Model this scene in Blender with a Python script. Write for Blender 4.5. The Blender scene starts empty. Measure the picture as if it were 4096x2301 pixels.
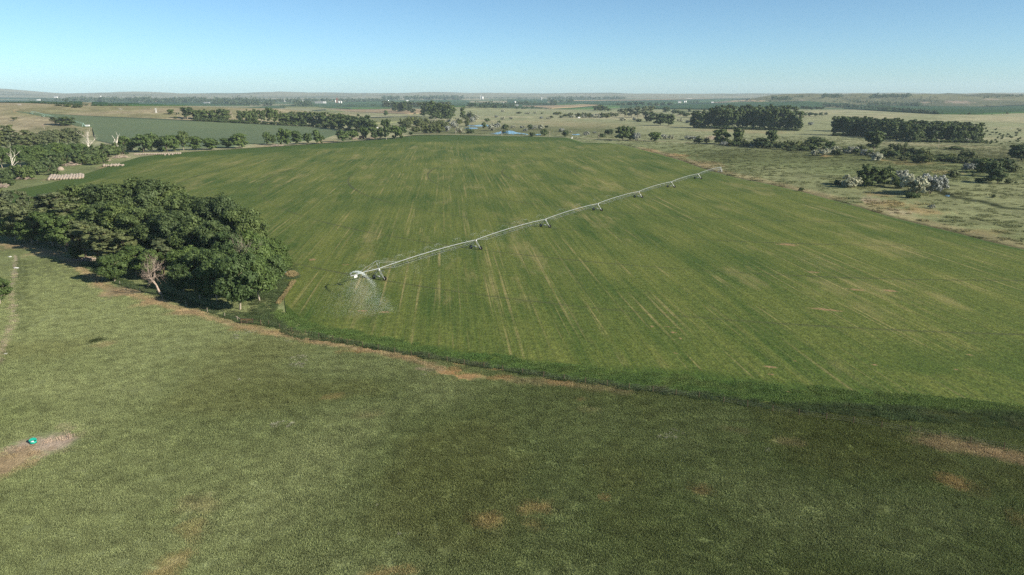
import bpy, bmesh, math, random
import numpy as np
from mathutils import Vector

# ------------------------------------------------------------------ camera, sky, sun, exposure
SC = bpy.context.scene
COL = SC.collection
PW, PH = 4096.0, 2301.0
FOC = 2909.0
CAMH = 58.0
PITCH = math.radians(14.96)
SUN_EL = math.radians(27.0)
SUN_AZ = math.radians(118.0)          # clockwise from +Y: from the right and a little behind the camera

cam = bpy.data.cameras.new('camera')
cam.sensor_fit = 'HORIZONTAL'
cam.sensor_width = 36.0
cam.lens = 36.0 * FOC / PW
cam.clip_start = 0.5
cam.clip_end = 60000.0
camo = bpy.data.objects.new('camera', cam)
COL.objects.link(camo)
camo.location = (0, 0, CAMH)
camo.rotation_euler = (math.pi / 2 - PITCH, 0, 0)
SC.camera = camo

world = bpy.data.worlds.new('World')
SC.world = world
world.use_nodes = True
wn = world.node_tree.nodes
bg = wn['Background']
sky = wn.new('ShaderNodeTexSky')
sky.sky_type = 'NISHITA'
sky.sun_disc = False
sky.sun_elevation = SUN_EL
sky.sun_rotation = SUN_AZ
sky.altitude = 900
sky.air_density = 0.65
sky.dust_density = 1.0
sky.ozone_density = 4.0
tint = wn.new('ShaderNodeMix')
tint.data_type = 'RGBA'; tint.blend_type = 'MULTIPLY'
tint.inputs[0].default_value = 1.0
tint.inputs[7].default_value = (0.99, 1.11, 0.99, 1)
world.node_tree.links.new(sky.outputs[0], tint.inputs[6])
world.node_tree.links.new(tint.outputs[2], bg.inputs[0])
bg.inputs[1].default_value = 0.078

sun = bpy.data.lights.new('sun', 'SUN')
sun.energy = 5.0
sun.angle = math.radians(0.53)
sun.color = (1.0, 0.90, 0.74)
suno = bpy.data.objects.new('sun', sun)
COL.objects.link(suno)
sd = Vector((math.sin(SUN_AZ) * math.cos(SUN_EL), math.cos(SUN_AZ) * math.cos(SUN_EL), math.sin(SUN_EL)))
suno.rotation_euler = sd.to_track_quat('Z', 'Y').to_euler()
suno.location = (200, -100, 300)

SC.view_settings.view_transform = 'Standard'
SC.view_settings.look = 'None'
SC.view_settings.exposure = 0.92
SC.view_settings.gamma = 1.0
SC.view_settings.use_curve_mapping = False
SC.render.engine = 'CYCLES'
SC.cycles.use_denoising = False
SC.cycles.max_bounces = 6
SC.cycles.diffuse_bounces = 3
SC.cycles.transparent_max_bounces = 8
SC.cycles.volume_bounces = 1

rng = np.random.default_rng(7)
R = random.Random(11)

# ------------------------------------------------------------------ noise, terrain, picture-to-ground
_lat = np.random.default_rng(3).random((256, 256))


def vnoise(x, y):
    xi = np.floor(x).astype(int); yi = np.floor(y).astype(int)
    fx = x - xi; fy = y - yi
    fx = fx * fx * (3 - 2 * fx); fy = fy * fy * (3 - 2 * fy)
    a = _lat[xi & 255, yi & 255]; b = _lat[(xi + 1) & 255, yi & 255]
    c = _lat[xi & 255, (yi + 1) & 255]; d = _lat[(xi + 1) & 255, (yi + 1) & 255]
    return (a * (1 - fx) + b * fx) * (1 - fy) + (c * (1 - fx) + d * fx) * fy


def fbm(x, y, s, o=3):
    v = 0; a = 0.5; t = 0
    x = np.asarray(x, float) * s; y = np.asarray(y, float) * s
    for i in range(o):
        v = v + a * vnoise(x + 17.3 * i, y - 9.1 * i); t += a
        a *= 0.5; x = x * 2.03; y = y * 2.03
    return v / t


def sst(a, b, x):
    t = np.clip((np.asarray(x, float) - a) / (b - a), 0, 1)
    return t * t * (3 - 2 * t)


def terrain(x, y):
    x = np.asarray(x, float); y = np.asarray(y, float)
    z = np.zeros(np.broadcast(x, y).shape)
    # rolling sandhills left of the middle distance
    m = sst(-330, -600, x) * sst(900, 1480, y) * sst(2300, 1640, y)
    z = z + m * (27 + 12 * fbm(x + 300, y, 1 / 420.0, 2) + 6 * np.sin(x / 190.0 + 0.6))
    # knoll in the middle distance
    z = z + 14 * np.exp(-((x + 190) / 170) ** 2 - ((y - 2650) / 260) ** 2)
    # gentle swell of pasture on the right
    z = z + 7 * sst(250, 700, x) * sst(1000, 1900, y) * sst(3000, 2200, y) * (0.6 + 0.8 * fbm(x, y, 1 / 500.0, 2))
    # broken hills on the right
    m = sst(0.28, 0.36, x / np.maximum(y, 1)) * sst(3000, 4500, y) * sst(7000, 5600, y)
    rid = 1 - np.abs(2 * fbm(x, y, 1 / 620.0, 3) - 1)
    z = z + m * (6 + 30 * rid + 30 * fbm(x + 90, y, 1 / 210.0, 3))
    # far hills all along the horizon
    m = sst(7600, 10800, y + 0.25 * np.abs(x))
    z = z + m * (24 + 62 * fbm(x, y, 1 / 1100.0, 4))
    z = z + 78 * np.exp(-((x + 6950) / 620) ** 2 - ((y - 9900) / 700) ** 2) + 34 * np.exp(-((x + 5250) / 420) ** 2 - ((y - 10000) / 700) ** 2)
    return z


CP, SP = math.cos(PITCH), math.sin(PITCH)


def ground(px, py):
    """photo pixel -> point of the terrain seen there (arrays)"""
    px = np.atleast_1d(np.asarray(px, float)); py = np.atleast_1d(np.asarray(py, float))
    px, py = np.broadcast_arrays(px, py)
    u = (px - PW / 2) / FOC; v = -(py - PH / 2) / FOC
    dx = u; dy = CP + v * SP; dz = -SP + v * CP
    hl = np.hypot(dx, dy); dx = dx / hl; dy = dy / hl; dz = dz / hl
    n = px.size
    dxf, dyf, dzf = dx.ravel(), dy.ravel(), dz.ravel()
    flat = np.where(dzf < -1e-4, CAMH / np.maximum(-dzf, 1e-4), 1e9)
    easy = flat * dyf < 890          # the valley floor is level this near
    if easy.all():
        return np.stack([dxf * flat, dyf * flat, np.zeros(n)], -1)
    if easy.any():
        out = np.zeros((n, 3))
        out[easy] = np.stack([dxf * flat, dyf * flat, np.zeros(n)], -1)[easy]
        out[~easy] = ground(px.ravel()[~easy], py.ravel()[~easy])
        return out
    if n > 400:
        return np.concatenate([ground(px.ravel()[i:i + 400], py.ravel()[i:i + 400]) for i in range(0, n, 400)])
    tg = _TG[None]
    zz = CAMH + dzf[:, None] * tg - terrain(dxf[:, None] * tg, dyf[:, None] * tg)
    hit = zz <= 0; hit[:, -1] = True
    i = np.maximum(hit.argmax(1), 1); r_ = np.arange(n)
    z0 = zz[r_, i - 1]; z1 = zz[r_, i]
    f = np.clip(z0 / np.maximum(z0 - z1, 1e-6), 0, 1)
    t = _TG[i - 1] + f * (_TG[i] - _TG[i - 1])
    x = dxf * t; y = dyf * t
    return np.stack([x, y, terrain(x, y)], -1)


_TG = np.concatenate([[600.0], 850.0 * 1.0085 ** np.arange(0, 300)])
_TG = _TG[_TG < 10600]


def G(px, py):
    p = ground(px, py)[0]
    return Vector((float(p[0]), float(p[1]), float(p[2])))


def ppm(p):
    """photo pixels per metre at a ground point"""
    d = p[1] * CP + (CAMH - p[2]) * SP
    return FOC / d


def project(x, y, z=0.0):
    Z = z - CAMH
    d = y * CP - Z * SP; u = y * SP + Z * CP
    return PW / 2 + FOC * x / d, PH / 2 - FOC * u / d


# ------------------------------------------------------------------ object helpers
def tag(o, label=None, cat=None, group=None, kind=None):
    if label: o['label'] = label
    if cat: o['category'] = cat
    if group: o['group'] = group
    if kind: o['kind'] = kind
    return o


def empty(name, loc, rz=0.0):
    o = bpy.data.objects.new(name, None)
    o.empty_display_size = 0.5
    COL.objects.link(o)
    o.location = loc
    o.rotation_euler = (0, 0, rz)
    return o


class MB:
    def __init__(s):
        s.v = []; s.f = []

    def tube(s, p0, p1, r0, r1=None, n=6, caps=True):
        p0 = Vector(p0); p1 = Vector(p1)
        if r1 is None: r1 = r0
        d = (p1 - p0)
        if d.length < 1e-6: return
        d.normalize()
        a = d.orthogonal().normalized(); b = d.cross(a)
        k = len(s.v)
        for p, r in ((p0, r0), (p1, r1)):
            for i in range(n):
                t = 2 * math.pi * i / n
                s.v.append(tuple(p + (a * math.cos(t) + b * math.sin(t)) * r))
        for i in range(n):
            j = (i + 1) % n
            s.f.append((k + i, k + j, k + n + j, k + n + i))
        if caps:
            s.f.append(tuple(k + i for i in reversed(range(n))))
            s.f.append(tuple(k + n + i for i in range(n)))

    def path(s, pts, r, n=6):
        for a, b in zip(pts[:-1], pts[1:]):
            s.tube(a, b, r, r, n)

    def box(s, c, size, rz=0.0):
        cx, cy, cz = c; sx, sy, sz = (q / 2 for q in size)
        k = len(s.v); ca, sa = math.cos(rz), math.sin(rz)
        for dz in (-sz, sz):
            for dx, dy in ((-sx, -sy), (sx, -sy), (sx, sy), (-sx, sy)):
                s.v.append((cx + dx * ca - dy * sa, cy + dx * sa + dy * ca, cz + dz))
        s.f += [(k, k + 3, k + 2, k + 1), (k + 4, k + 5, k + 6, k + 7)]
        for i in range(4):
            j = (i + 1) % 4
            s.f.append((k + i, k + j, k + 4 + j, k + 4 + i))

    def lathe(s, prof, n=16, c=(0, 0, 0), axis='Z'):
        k = len(s.v)
        for r, z in prof:
            for i in range(n):
                t = 2 * math.pi * i / n
                q = (r * math.cos(t), r * math.sin(t), z)
                if axis == 'Y': q = (q[0], q[2], q[1])
                if axis == 'X': q = (q[2], q[0], q[1])
                s.v.append((c[0] + q[0], c[1] + q[1], c[2] + q[2]))
        for m in range(len(prof) - 1):
            for i in range(n):
                j = (i + 1) % n
                s.f.append((k + m * n + i, k + m * n + j, k + (m + 1) * n + j, k + (m + 1) * n + i))
        s.f.append(tuple(k + i for i in reversed(range(n))))
        s.f.append(tuple(k + (len(prof) - 1) * n + i for i in range(n)))

    def mesh(s, name, mat=None, smooth=False):
        me = bpy.data.meshes.new(name)
        me.from_pydata(s.v, [], s.f)
        if mat: me.materials.append(mat)
        if smooth: me.polygons.foreach_set('use_smooth', [True] * len(me.polygons))
        me.update()
        return me

    def build(s, name, mat, parent=None, loc=(0, 0, 0), smooth=False):
        return place(name, s.mesh(name, mat, smooth), parent, loc)


def place(name, me, parent=None, loc=(0, 0, 0), rz=0.0, scale=None):
    o = bpy.data.objects.new(name, me)
    COL.objects.link(o)
    o.location = loc
    o.rotation_euler = (0, 0, rz)
    if scale: o.scale = scale
    if parent: o.parent = parent
    return o


def np_mesh(name, verts, faces, mat, smooth=False):
    """verts Nx3, faces Mx3 or Mx4 arrays"""
    me = bpy.data.meshes.new(name)
    verts = np.asarray(verts, np.float32); faces = np.asarray(faces, np.int32)
    nf, k = faces.shape
    me.vertices.add(len(verts)); me.vertices.foreach_set('co', verts.ravel())
    me.loops.add(nf * k); me.loops.foreach_set('vertex_index', faces.ravel())
    me.polygons.add(nf)
    me.polygons.foreach_set('loop_start', np.arange(0, nf * k, k, dtype=np.int32))
    me.polygons.foreach_set('loop_total', np.full(nf, k, np.int32))
    if smooth: me.polygons.foreach_set('use_smooth', np.ones(nf, bool))
    if mat: me.materials.append(mat)
    me.update(calc_edges=True)
    return me


def set_col(me, name, rgb):
    a = me.color_attributes.new(name, 'FLOAT_COLOR', 'POINT')
    rgba = np.ones((len(rgb), 4), np.float32); rgba[:, :3] = rgb
    a.data.foreach_set('color', rgba.ravel())


def set_float(me, name, v):
    a = me.attributes.new(name, 'FLOAT', 'POINT')
    a.data.foreach_set('value', np.asarray(v, np.float32))


# ------------------------------------------------------------------ materials
ALB = 0.68


def sc3(c, k=None):
    k = ALB if k is None else k
    return tuple(q * k for q in c[:3])


class NT:
    def __init__(s, name):
        s.m = bpy.data.materials.new(name)
        s.m.use_nodes = True
        s.t = s.m.node_tree
        s.n = s.t.nodes
        s.p = s.n['Principled BSDF']
        s.out = s.n['Material Output']

    def new(s, t, **kw):
        nd = s.n.new(t)
        for k, v in kw.items(): setattr(nd, k, v)
        return nd

    def link(s, a, b): s.t.links.new(a, b)

    def noise(s, vec, scale, detail=3, rough=0.55):
        nd = s.new('ShaderNodeTexNoise')
        nd.inputs['Scale'].default_value = scale
        nd.inputs['Detail'].default_value = detail
        nd.inputs['Roughness'].default_value = rough
        if vec is not None: s.link(vec, nd.inputs['Vector'])
        return nd.outputs['Fac']

    def math(s, op, a, b=None, c=None):
        nd = s.new('ShaderNodeMath', operation=op)
        for i, q in enumerate((a, b, c)):
            if q is None: continue
            if isinstance(q, (int, float)): nd.inputs[i].default_value = q
            else: s.link(q, nd.inputs[i])
        return nd.outputs[0]

    def rng(s, v, a, b, c, d, smooth=False):
        nd = s.new('ShaderNodeMapRange')
        if smooth: nd.interpolation_type = 'SMOOTHSTEP'
        s.link(v, nd.inputs[0])
        for i, q in enumerate((a, b, c, d)): nd.inputs[i + 1].default_value = q
        return nd.outputs[0]

    def mix(s, f, a, b, typ='MIX'):
        nd = s.new('ShaderNodeMix', data_type='RGBA', blend_type=typ)
        for sock, q in ((nd.inputs[0], f), (nd.inputs[6], a), (nd.inputs[7], b)):
            if isinstance(q, (int, float)): sock.default_value = q
            elif isinstance(q, tuple): sock.default_value = (*q[:3], 1)
            else: s.link(q, sock)
        return nd.outputs[2]

    def pos(s): return s.new('ShaderNodeNewGeometry').outputs['Position']

    def bump(s, h, strength, dist):
        nd = s.new('ShaderNodeBump')
        nd.inputs['Strength'].default_value = strength
        nd.inputs['Distance'].default_value = dist
        s.link(h, nd.inputs['Height'])
        s.link(nd.outputs[0], s.p.inputs['Normal'])

    def rough(s, v, spec=0.2):
        s.p.inputs['Roughness'].default_value = v
        s.p.inputs['Specular IOR Level'].default_value = spec


def simple(name, col, rough=0.7, spec=0.3, metal=0.0, var=0.25, scale=2.0):
    t = NT(name); col = sc3(col, 0.72)
    f = t.noise(t.new('ShaderNodeTexCoord').outputs['Object'], scale, 4)
    k = t.rng(f, 0.3, 0.7, 1 - var, 1 + var)
    cc = t.new('ShaderNodeCombineColor')
    for i in range(3): t.link(k, cc.inputs[i])
    t.link(t.mix(1.0, col, cc.outputs[0], 'MULTIPLY'), t.p.inputs['Base Color'])
    t.rough(rough, spec)
    t.p.inputs['Metallic'].default_value = metal
    return t.m


def leaf_mat(name, c_dark, c_light, transl=0.25, scale=0.35, hue=0.35):
    t = NT(name); c_dark = sc3(c_dark, 0.90); c_light = sc3(c_light, 1.02)
    oi = t.new('ShaderNodeObjectInfo')
    n1 = t.noise(t.pos(), scale, 3)
    f = t.rng(n1, 0.32, 0.68, 0.0, 1.0)
    c = t.mix(f, c_dark, c_light)
    k = t.rng(oi.outputs['Random'], 0, 1, 1 - hue * .6, 1 + hue * .45)
    cc = t.new('ShaderNodeCombineColor')
    t.link(k, cc.inputs[0]); t.link(t.rng(oi.outputs['Random'], 0, 1, 1 - hue * .5, 1 + hue * .4), cc.inputs[1]); t.link(t.rng(oi.outputs['Random'], 0, 1, 1 + hue * .1, 1 + hue * .2), cc.inputs[2])
    c = t.mix(1.0, c, cc.outputs[0], 'MULTIPLY')
    t.link(c, t.p.inputs['Base Color'])
    t.rough(0.6, 0.25)
    tr = t.new('ShaderNodeBsdfTranslucent')
    t.link(c, tr.inputs[0])
    ms = t.new('ShaderNodeMixShader')
    ms.inputs[0].default_value = transl
    t.link(t.p.outputs[0], ms.inputs[1]); t.link(tr.outputs[0], ms.inputs[2])
    t.link(ms.outputs[0], t.out.inputs[0])
    return t.m


def ground_mat():
    t = NT('pasture_ground')
    P = t.pos()
    c = t.mix(1.0, t.new('ShaderNodeVertexColor', layer_name='cover').outputs[0], (ALB, ALB, ALB), 'MULTIPLY')
    n0 = t.noise(P, 0.035, 4)
    n1 = t.noise(P, 0.22, 4, 0.65)
    n2 = t.noise(P, 1.3, 3, 0.7)
    k = t.math('MULTIPLY', t.rng(n0, 0.3, 0.7, 0.74, 1.28), t.rng(n1, 0.3, 0.7, 0.74, 1.28))
    k = t.math('MULTIPLY', k, t.rng(n2, 0.3, 0.7, 0.72, 1.25))
    cc = t.new('ShaderNodeCombineColor')
    for i in range(3): t.link(k, cc.inputs[i])
    c = t.mix(1.0, c, cc.outputs[0], 'MULTIPLY')
    dry = t.rng(t.noise(P, 0.09, 5, 0.7), 0.56, 0.72, 0.0, 0.4)
    c = t.mix(dry, c, t.mix(0.5, c, sc3((0.30, 0.24, 0.12))))
    tuss = t.math('MULTIPLY', t.rng(t.noise(P, 0.16, 5, .72), 0.55, 0.68, 0, .65), t.rng(t.noise(P, 0.012, 3), .42, .6, 0, 1))
    c = t.mix(tuss, c, sc3((0.060, 0.080, 0.030)))
    t.link(c, t.p.inputs['Base Color'])
    t.rough(0.95, 0.05)
    h = t.math('ADD', t.math('MULTIPLY', n2, 0.5), t.noise(P, 3.0, 2, 0.7))
    t.bump(h, 0.7, 0.35)
    return t.m


PIVOT = Vector((158.5, 557.6, 0.0))
SPAN = 55.36
ARM_ANG = 4.1662
ROWDIR = math.atan2(1.0, -0.09)      # the drilled rows run away from the camera


def crop_mat(name, dark, light, dry, rows=True, tracks=None, streak=1.0):
    t = NT(name); dark = sc3(dark); light = sc3(light); dry = sc3(dry)
    P = t.pos()
    mp = t.new('ShaderNodeMapping')
    mp.inputs['Rotation'].default_value = (0, 0, -(ROWDIR - math.pi / 2))
    t.link(P, mp.inputs[0])

    def stretched(sx, sy):
        m2 = t.new('ShaderNodeMapping')
        m2.inputs['Scale'].default_value = (sx, sy, 1)
        t.link(mp.outputs[0], m2.inputs[0])
        return m2.outputs[0]
    s1 = t.noise(stretched(0.09, 0.011), 1.0, 5, 0.66)
    s2 = t.noise(stretched(0.65, 0.022), 1.0, 4, 0.65)
    big = t.noise(P, 0.011, 4, 0.6)
    fine = t.noise(P, 0.55, 4, 0.75)
    f = t.math('ADD', t.math('MULTIPLY', s1, 0.75 * streak), t.math('MULTIPLY', s2, 0.40 * streak))
    f = t.math('ADD', f, t.math('MULTIPLY', big, 0.55))
    f = t.math('ADD', f, t.math('MULTIPLY', fine, 0.22))
    hi = 0.75 * streak + 0.4 * streak + 0.77
    f = t.rng(f, hi * 0.5 - 0.22, hi * 0.5 + 0.22, 0.0, 1.0)
    ring = t.new('ShaderNodeAttribute', attribute_name='ring').outputs['Fac']
    f = t.math('MULTIPLY', f, t.rng(ring, 0, 1, 1.0, 0.30))
    c = t.mix(f, dark, light)
    # thin, dry drill lines
    s3 = t.noise(stretched(0.75, 0.007), 1.0, 3, 0.6)
    d = t.math('MULTIPLY', t.rng(s3, 0.56, 0.68, 0.0, 0.7), t.rng(t.noise(stretched(0.02, 0.03), 1.0, 4), 0.40, 0.60, 0.0, 1.0))
    d = t.math('MULTIPLY', d, t.rng(ring, 0, 0.6, 1.0, 0.0))
    c = t.mix(d, c, dry)
    k = t.math('MULTIPLY', t.rng(fine, 0.3, 0.7, 0.72, 1.25), t.rng(t.noise(P, 1.6, 2, .7), .32, .66, .72, 1.24))
    cc = t.new('ShaderNodeCombineColor')
    for i in range(3): t.link(k, cc.inputs[i])
    c = t.mix(1.0, c, cc.outputs[0], 'MULTIPLY')
    brown = t.math('MULTIPLY', t.rng(t.noise(stretched(0.05, 0.012), 1.0, 5, .7), 0.55, 0.72, 0.0, 0.55), t.rng(ring, 0, .5, 1.0, 0.0))
    c = t.mix(brown, c, dry)
    if tracks:
        vd = t.new('ShaderNodeVectorMath', operation='DISTANCE')
        t.link(P, vd.inputs[0]); vd.inputs[1].default_value = (tracks.x, tracks.y, tracks.z)
        q = t.math('DIVIDE', vd.outputs['Value'], SPAN)
        q = t.math('ABSOLUTE', t.math('SUBTRACT', q, t.math('ROUND', q)))
        ln = t.rng(q, 0.008, 0.016, 1.0, 0.0)
        ln = t.math('MULTIPLY', ln, t.rng(vd.outputs['Value'], SPAN * 7.3, SPAN * 7.4, 1.0, 0.0))
        ln = t.math('MULTIPLY', ln, t.rng(vd.outputs['Value'], 20, 30, 0.0, 1.0))
        ln = t.math('MULTIPLY', ln, t.rng(t.noise(P, 0.012, 3), 0.36, 0.64, 0.15, 0.78))
        c = t.mix(ln, c, (0.055, 0.060, 0.030))
        bare = t.new('ShaderNodeAttribute', attribute_name='bare').outputs['Fac']
        c = t.mix(t.rng(t.math('ADD', bare, t.math('MULTIPLY', t.math('SUBTRACT', fine, 0.5), 0.9)), 0.45, 0.65, 0.0, 0.9), c, sc3((0.38, 0.26, 0.14)))
    t.link(c, t.p.inputs['Base Color'])
    t.rough(0.9, 0.1)
    h = t.math('ADD', t.noise(P, 1.7, 3, 0.7), t.math('MULTIPLY', s2, 0.8))
    t.bump(h, 0.6, 0.4)
    return t.m


M = {}
M['ground'] = ground_mat()
M['pivot_crop'] = crop_mat('alfalfa_crop', (0.054, 0.108, 0.020), (0.195, 0.220, 0.054), (0.40, 0.34, 0.15), tracks=PIVOT)
M['soy'] = crop_mat('soybean_crop', (0.115, 0.165, 0.088), (0.15, 0.20, 0.105), (0.20, 0.22, 0.12), streak=0.5)
M['corn'] = crop_mat('corn_crop', (0.030, 0.078, 0.026), (0.045, 0.100, 0.034), (0.06, 0.10, 0.04), streak=0.5)
M['bright'] = crop_mat('bright_crop', (0.070, 0.150, 0.045), (0.095, 0.180, 0.060), (0.12, 0.18, 0.07), streak=0.5)
M['stubble'] = crop_mat('wheat_stubble', (0.33, 0.25, 0.15), (0.40, 0.31, 0.19), (0.42, 0.34, 0.2), streak=0.5)
M['palegrass'] = crop_mat('pale_hay', (0.18, 0.21, 0.095), (0.24, 0.25, 0.12), (0.3, 0.28, 0.14), streak=0.5)
M['dirt'] = simple('pale_dirt_road', (0.40, 0.33, 0.23), 0.95, 0.05, scale=0.4)
M['gravel'] = simple('gravel_road', (0.42, 0.40, 0.36), 0.95, 0.05, scale=0.4)
M['leaf_cotton'] = leaf_mat('cottonwood_leaves', (0.046, 0.076, 0.022), (0.118, 0.160, 0.054), 0.3)
M['leaf_green'] = leaf_mat('ash_leaves', (0.055, 0.094, 0.022), (0.115, 0.168, 0.050), 0.3)
M['leaf_pine'] = leaf_mat('pine_needles', (0.068, 0.092, 0.036), (0.130, 0.150, 0.062), 0.2)
M['leaf_olive'] = leaf_mat('russian_olive_leaves', (0.20, 0.22, 0.155), (0.46, 0.47, 0.36), 0.25)
M['leaf_willow'] = leaf_mat('willow_leaves', (0.072, 0.098, 0.030), (0.138, 0.160, 0.056), 0.3)
M['leaf_pale'] = leaf_mat('poplar_leaves', (0.12, 0.15, 0.085), (0.19, 0.22, 0.12), 0.3)
M['leaf_far'] = leaf_mat('far_leaves', (0.035, 0.066, 0.030), (0.072, 0.105, 0.048), 0.15, 0.05)
M['bark'] = simple('grey_bark', (0.16, 0.125, 0.09), 0.9, 0.1)
M['bark_pale'] = simple('pale_bark', (0.40, 0.35, 0.28), 0.9, 0.1)
M['deadwood'] = simple('bleached_deadwood', (0.46, 0.37, 0.31), 0.9, 0.1)
M['snag_white'] = simple('sun_bleached_wood', (0.82, 0.76, 0.66), 0.9, 0.1)
M['galv'] = simple('galvanised_steel', (0.50, 0.53, 0.55), 0.38, 0.5, 0.25, 0.1)
M['galv_dark'] = simple('weathered_steel', (0.36, 0.36, 0.33), 0.6, 0.4, 0.2)
M['tyre'] = simple('tyre_rubber', (0.018, 0.018, 0.018), 0.85, 0.2)
M['rim'] = simple('wheel_rim_paint', (0.42, 0.50, 0.47), 0.5, 0.4)
M['white'] = simple('white_paint', (0.80, 0.80, 0.79), 0.5, 0.4, 0, 0.06)
M['roofgrey'] = simple('grey_roof', (0.35, 0.36, 0.37), 0.6, 0.3, 0, 0.1)
M['red'] = simple('barn_red', (0.36, 0.09, 0.06), 0.7, 0.3, 0, 0.15)
M['rust'] = simple('rusty_steel', (0.30, 0.15, 0.09), 0.85, 0.2, 0, 0.3)
M['wood'] = simple('weathered_wood', (0.13, 0.095, 0.065), 0.9, 0.1)
M['polewood'] = simple('pale_pole_wood', (0.50, 0.43, 0.34), 0.85, 0.1)
M['hay'] = simple('weathered_hay', (0.36, 0.32, 0.285), 0.95, 0.05, 0, 0.4, 1.2)
M['hayend'] = simple('golden_hay', (0.36, 0.30, 0.24), 0.95, 0.05, 0, 0.2, 1.5)
M['teal'] = simple('teal_rubber', (0.012, 0.36, 0.27), 0.45, 0.4, 0, 0.1)
M['black'] = simple('black_rubber', (0.015, 0.017, 0.017), 0.7, 0.3)
M['salt'] = simple('white_mineral', (0.75, 0.76, 0.76), 0.9, 0.1, 0, 0.08, 8)
M['bluepaint'] = simple('blue_plastic', (0.08, 0.20, 0.36), 0.5, 0.4)
M['greenpaint'] = simple('pale_green_paint', (0.42, 0.66, 0.58), 0.5, 0.4)


def water_mat():
    t = NT('pond_water')
    t.p.inputs['Base Color'].default_value = (0.02, 0.09, 0.19, 1)
    t.rough(0.12, 0.35)
    t.bump(t.noise(t.pos(), 0.6, 3), 0.12, 0.15)
    return t.m


M['water'] = water_mat()


def drop_mat():
    t = NT('water_droplets')
    t.p.inputs['Base Color'].default_value = (0.86, 0.92, 0.95, 1)
    t.rough(1.0, 0.0)
    tr = t.new('ShaderNodeBsdfTranslucent'); tr.inputs[0].default_value = (0.86, 0.92, 0.95, 1)
    ms = t.new('ShaderNodeMixShader'); ms.inputs[0].default_value = 0.4
    t.link(t.p.outputs[0], ms.inputs[1]); t.link(tr.outputs[0], ms.inputs[2])
    t.link(ms.outputs[0], t.out.inputs[0])
    return t.m


M['drops'] = drop_mat()

# ------------------------------------------------------------------ pivot field outline (photo pixels)
FTOP = [(-700, 860), (-300, 812), (0, 772), (180, 738), (330, 700), (430, 668), (560, 628), (700, 612), (900, 599), (1100, 586),
        (1400, 566), (1560, 553), (1660, 541), (1800, 540), (2050, 545), (2270, 551), (2330, 571), (2440, 573), (2500, 584), (2549, 596),
        (2620, 614), (2724, 644), (2803, 674), (2863, 692), (2962, 718), (3072, 739), (3191, 765), (3330, 803),
        (3430, 829), (3541, 865), (3668, 897), (3827, 935), (3946, 967), (4096, 1001), (4500, 1105), (5000, 1240)]
FBOT = [(-700, 930), (-300, 868), (0, 850), (500, 900), (900, 985), (1080, 1042), (1088, 1255), (1160, 1316), (1230, 1334),
        (1419, 1375), (1605, 1408), (1885, 1455), (2200, 1506), (2526, 1548), (2805, 1581), (3131, 1617), (3383, 1625),
        (3638, 1637), (3979, 1656), (4096, 1664), (4500, 1690), (5000, 1715)]
ftx, fty = np.array(FTOP, float).T
fbx, fby = np.array(FBOT, float).T
ftop = lambda px: np.interp(px, ftx, fty)
fbot = lambda px: np.interp(px, fbx, fby)

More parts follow.
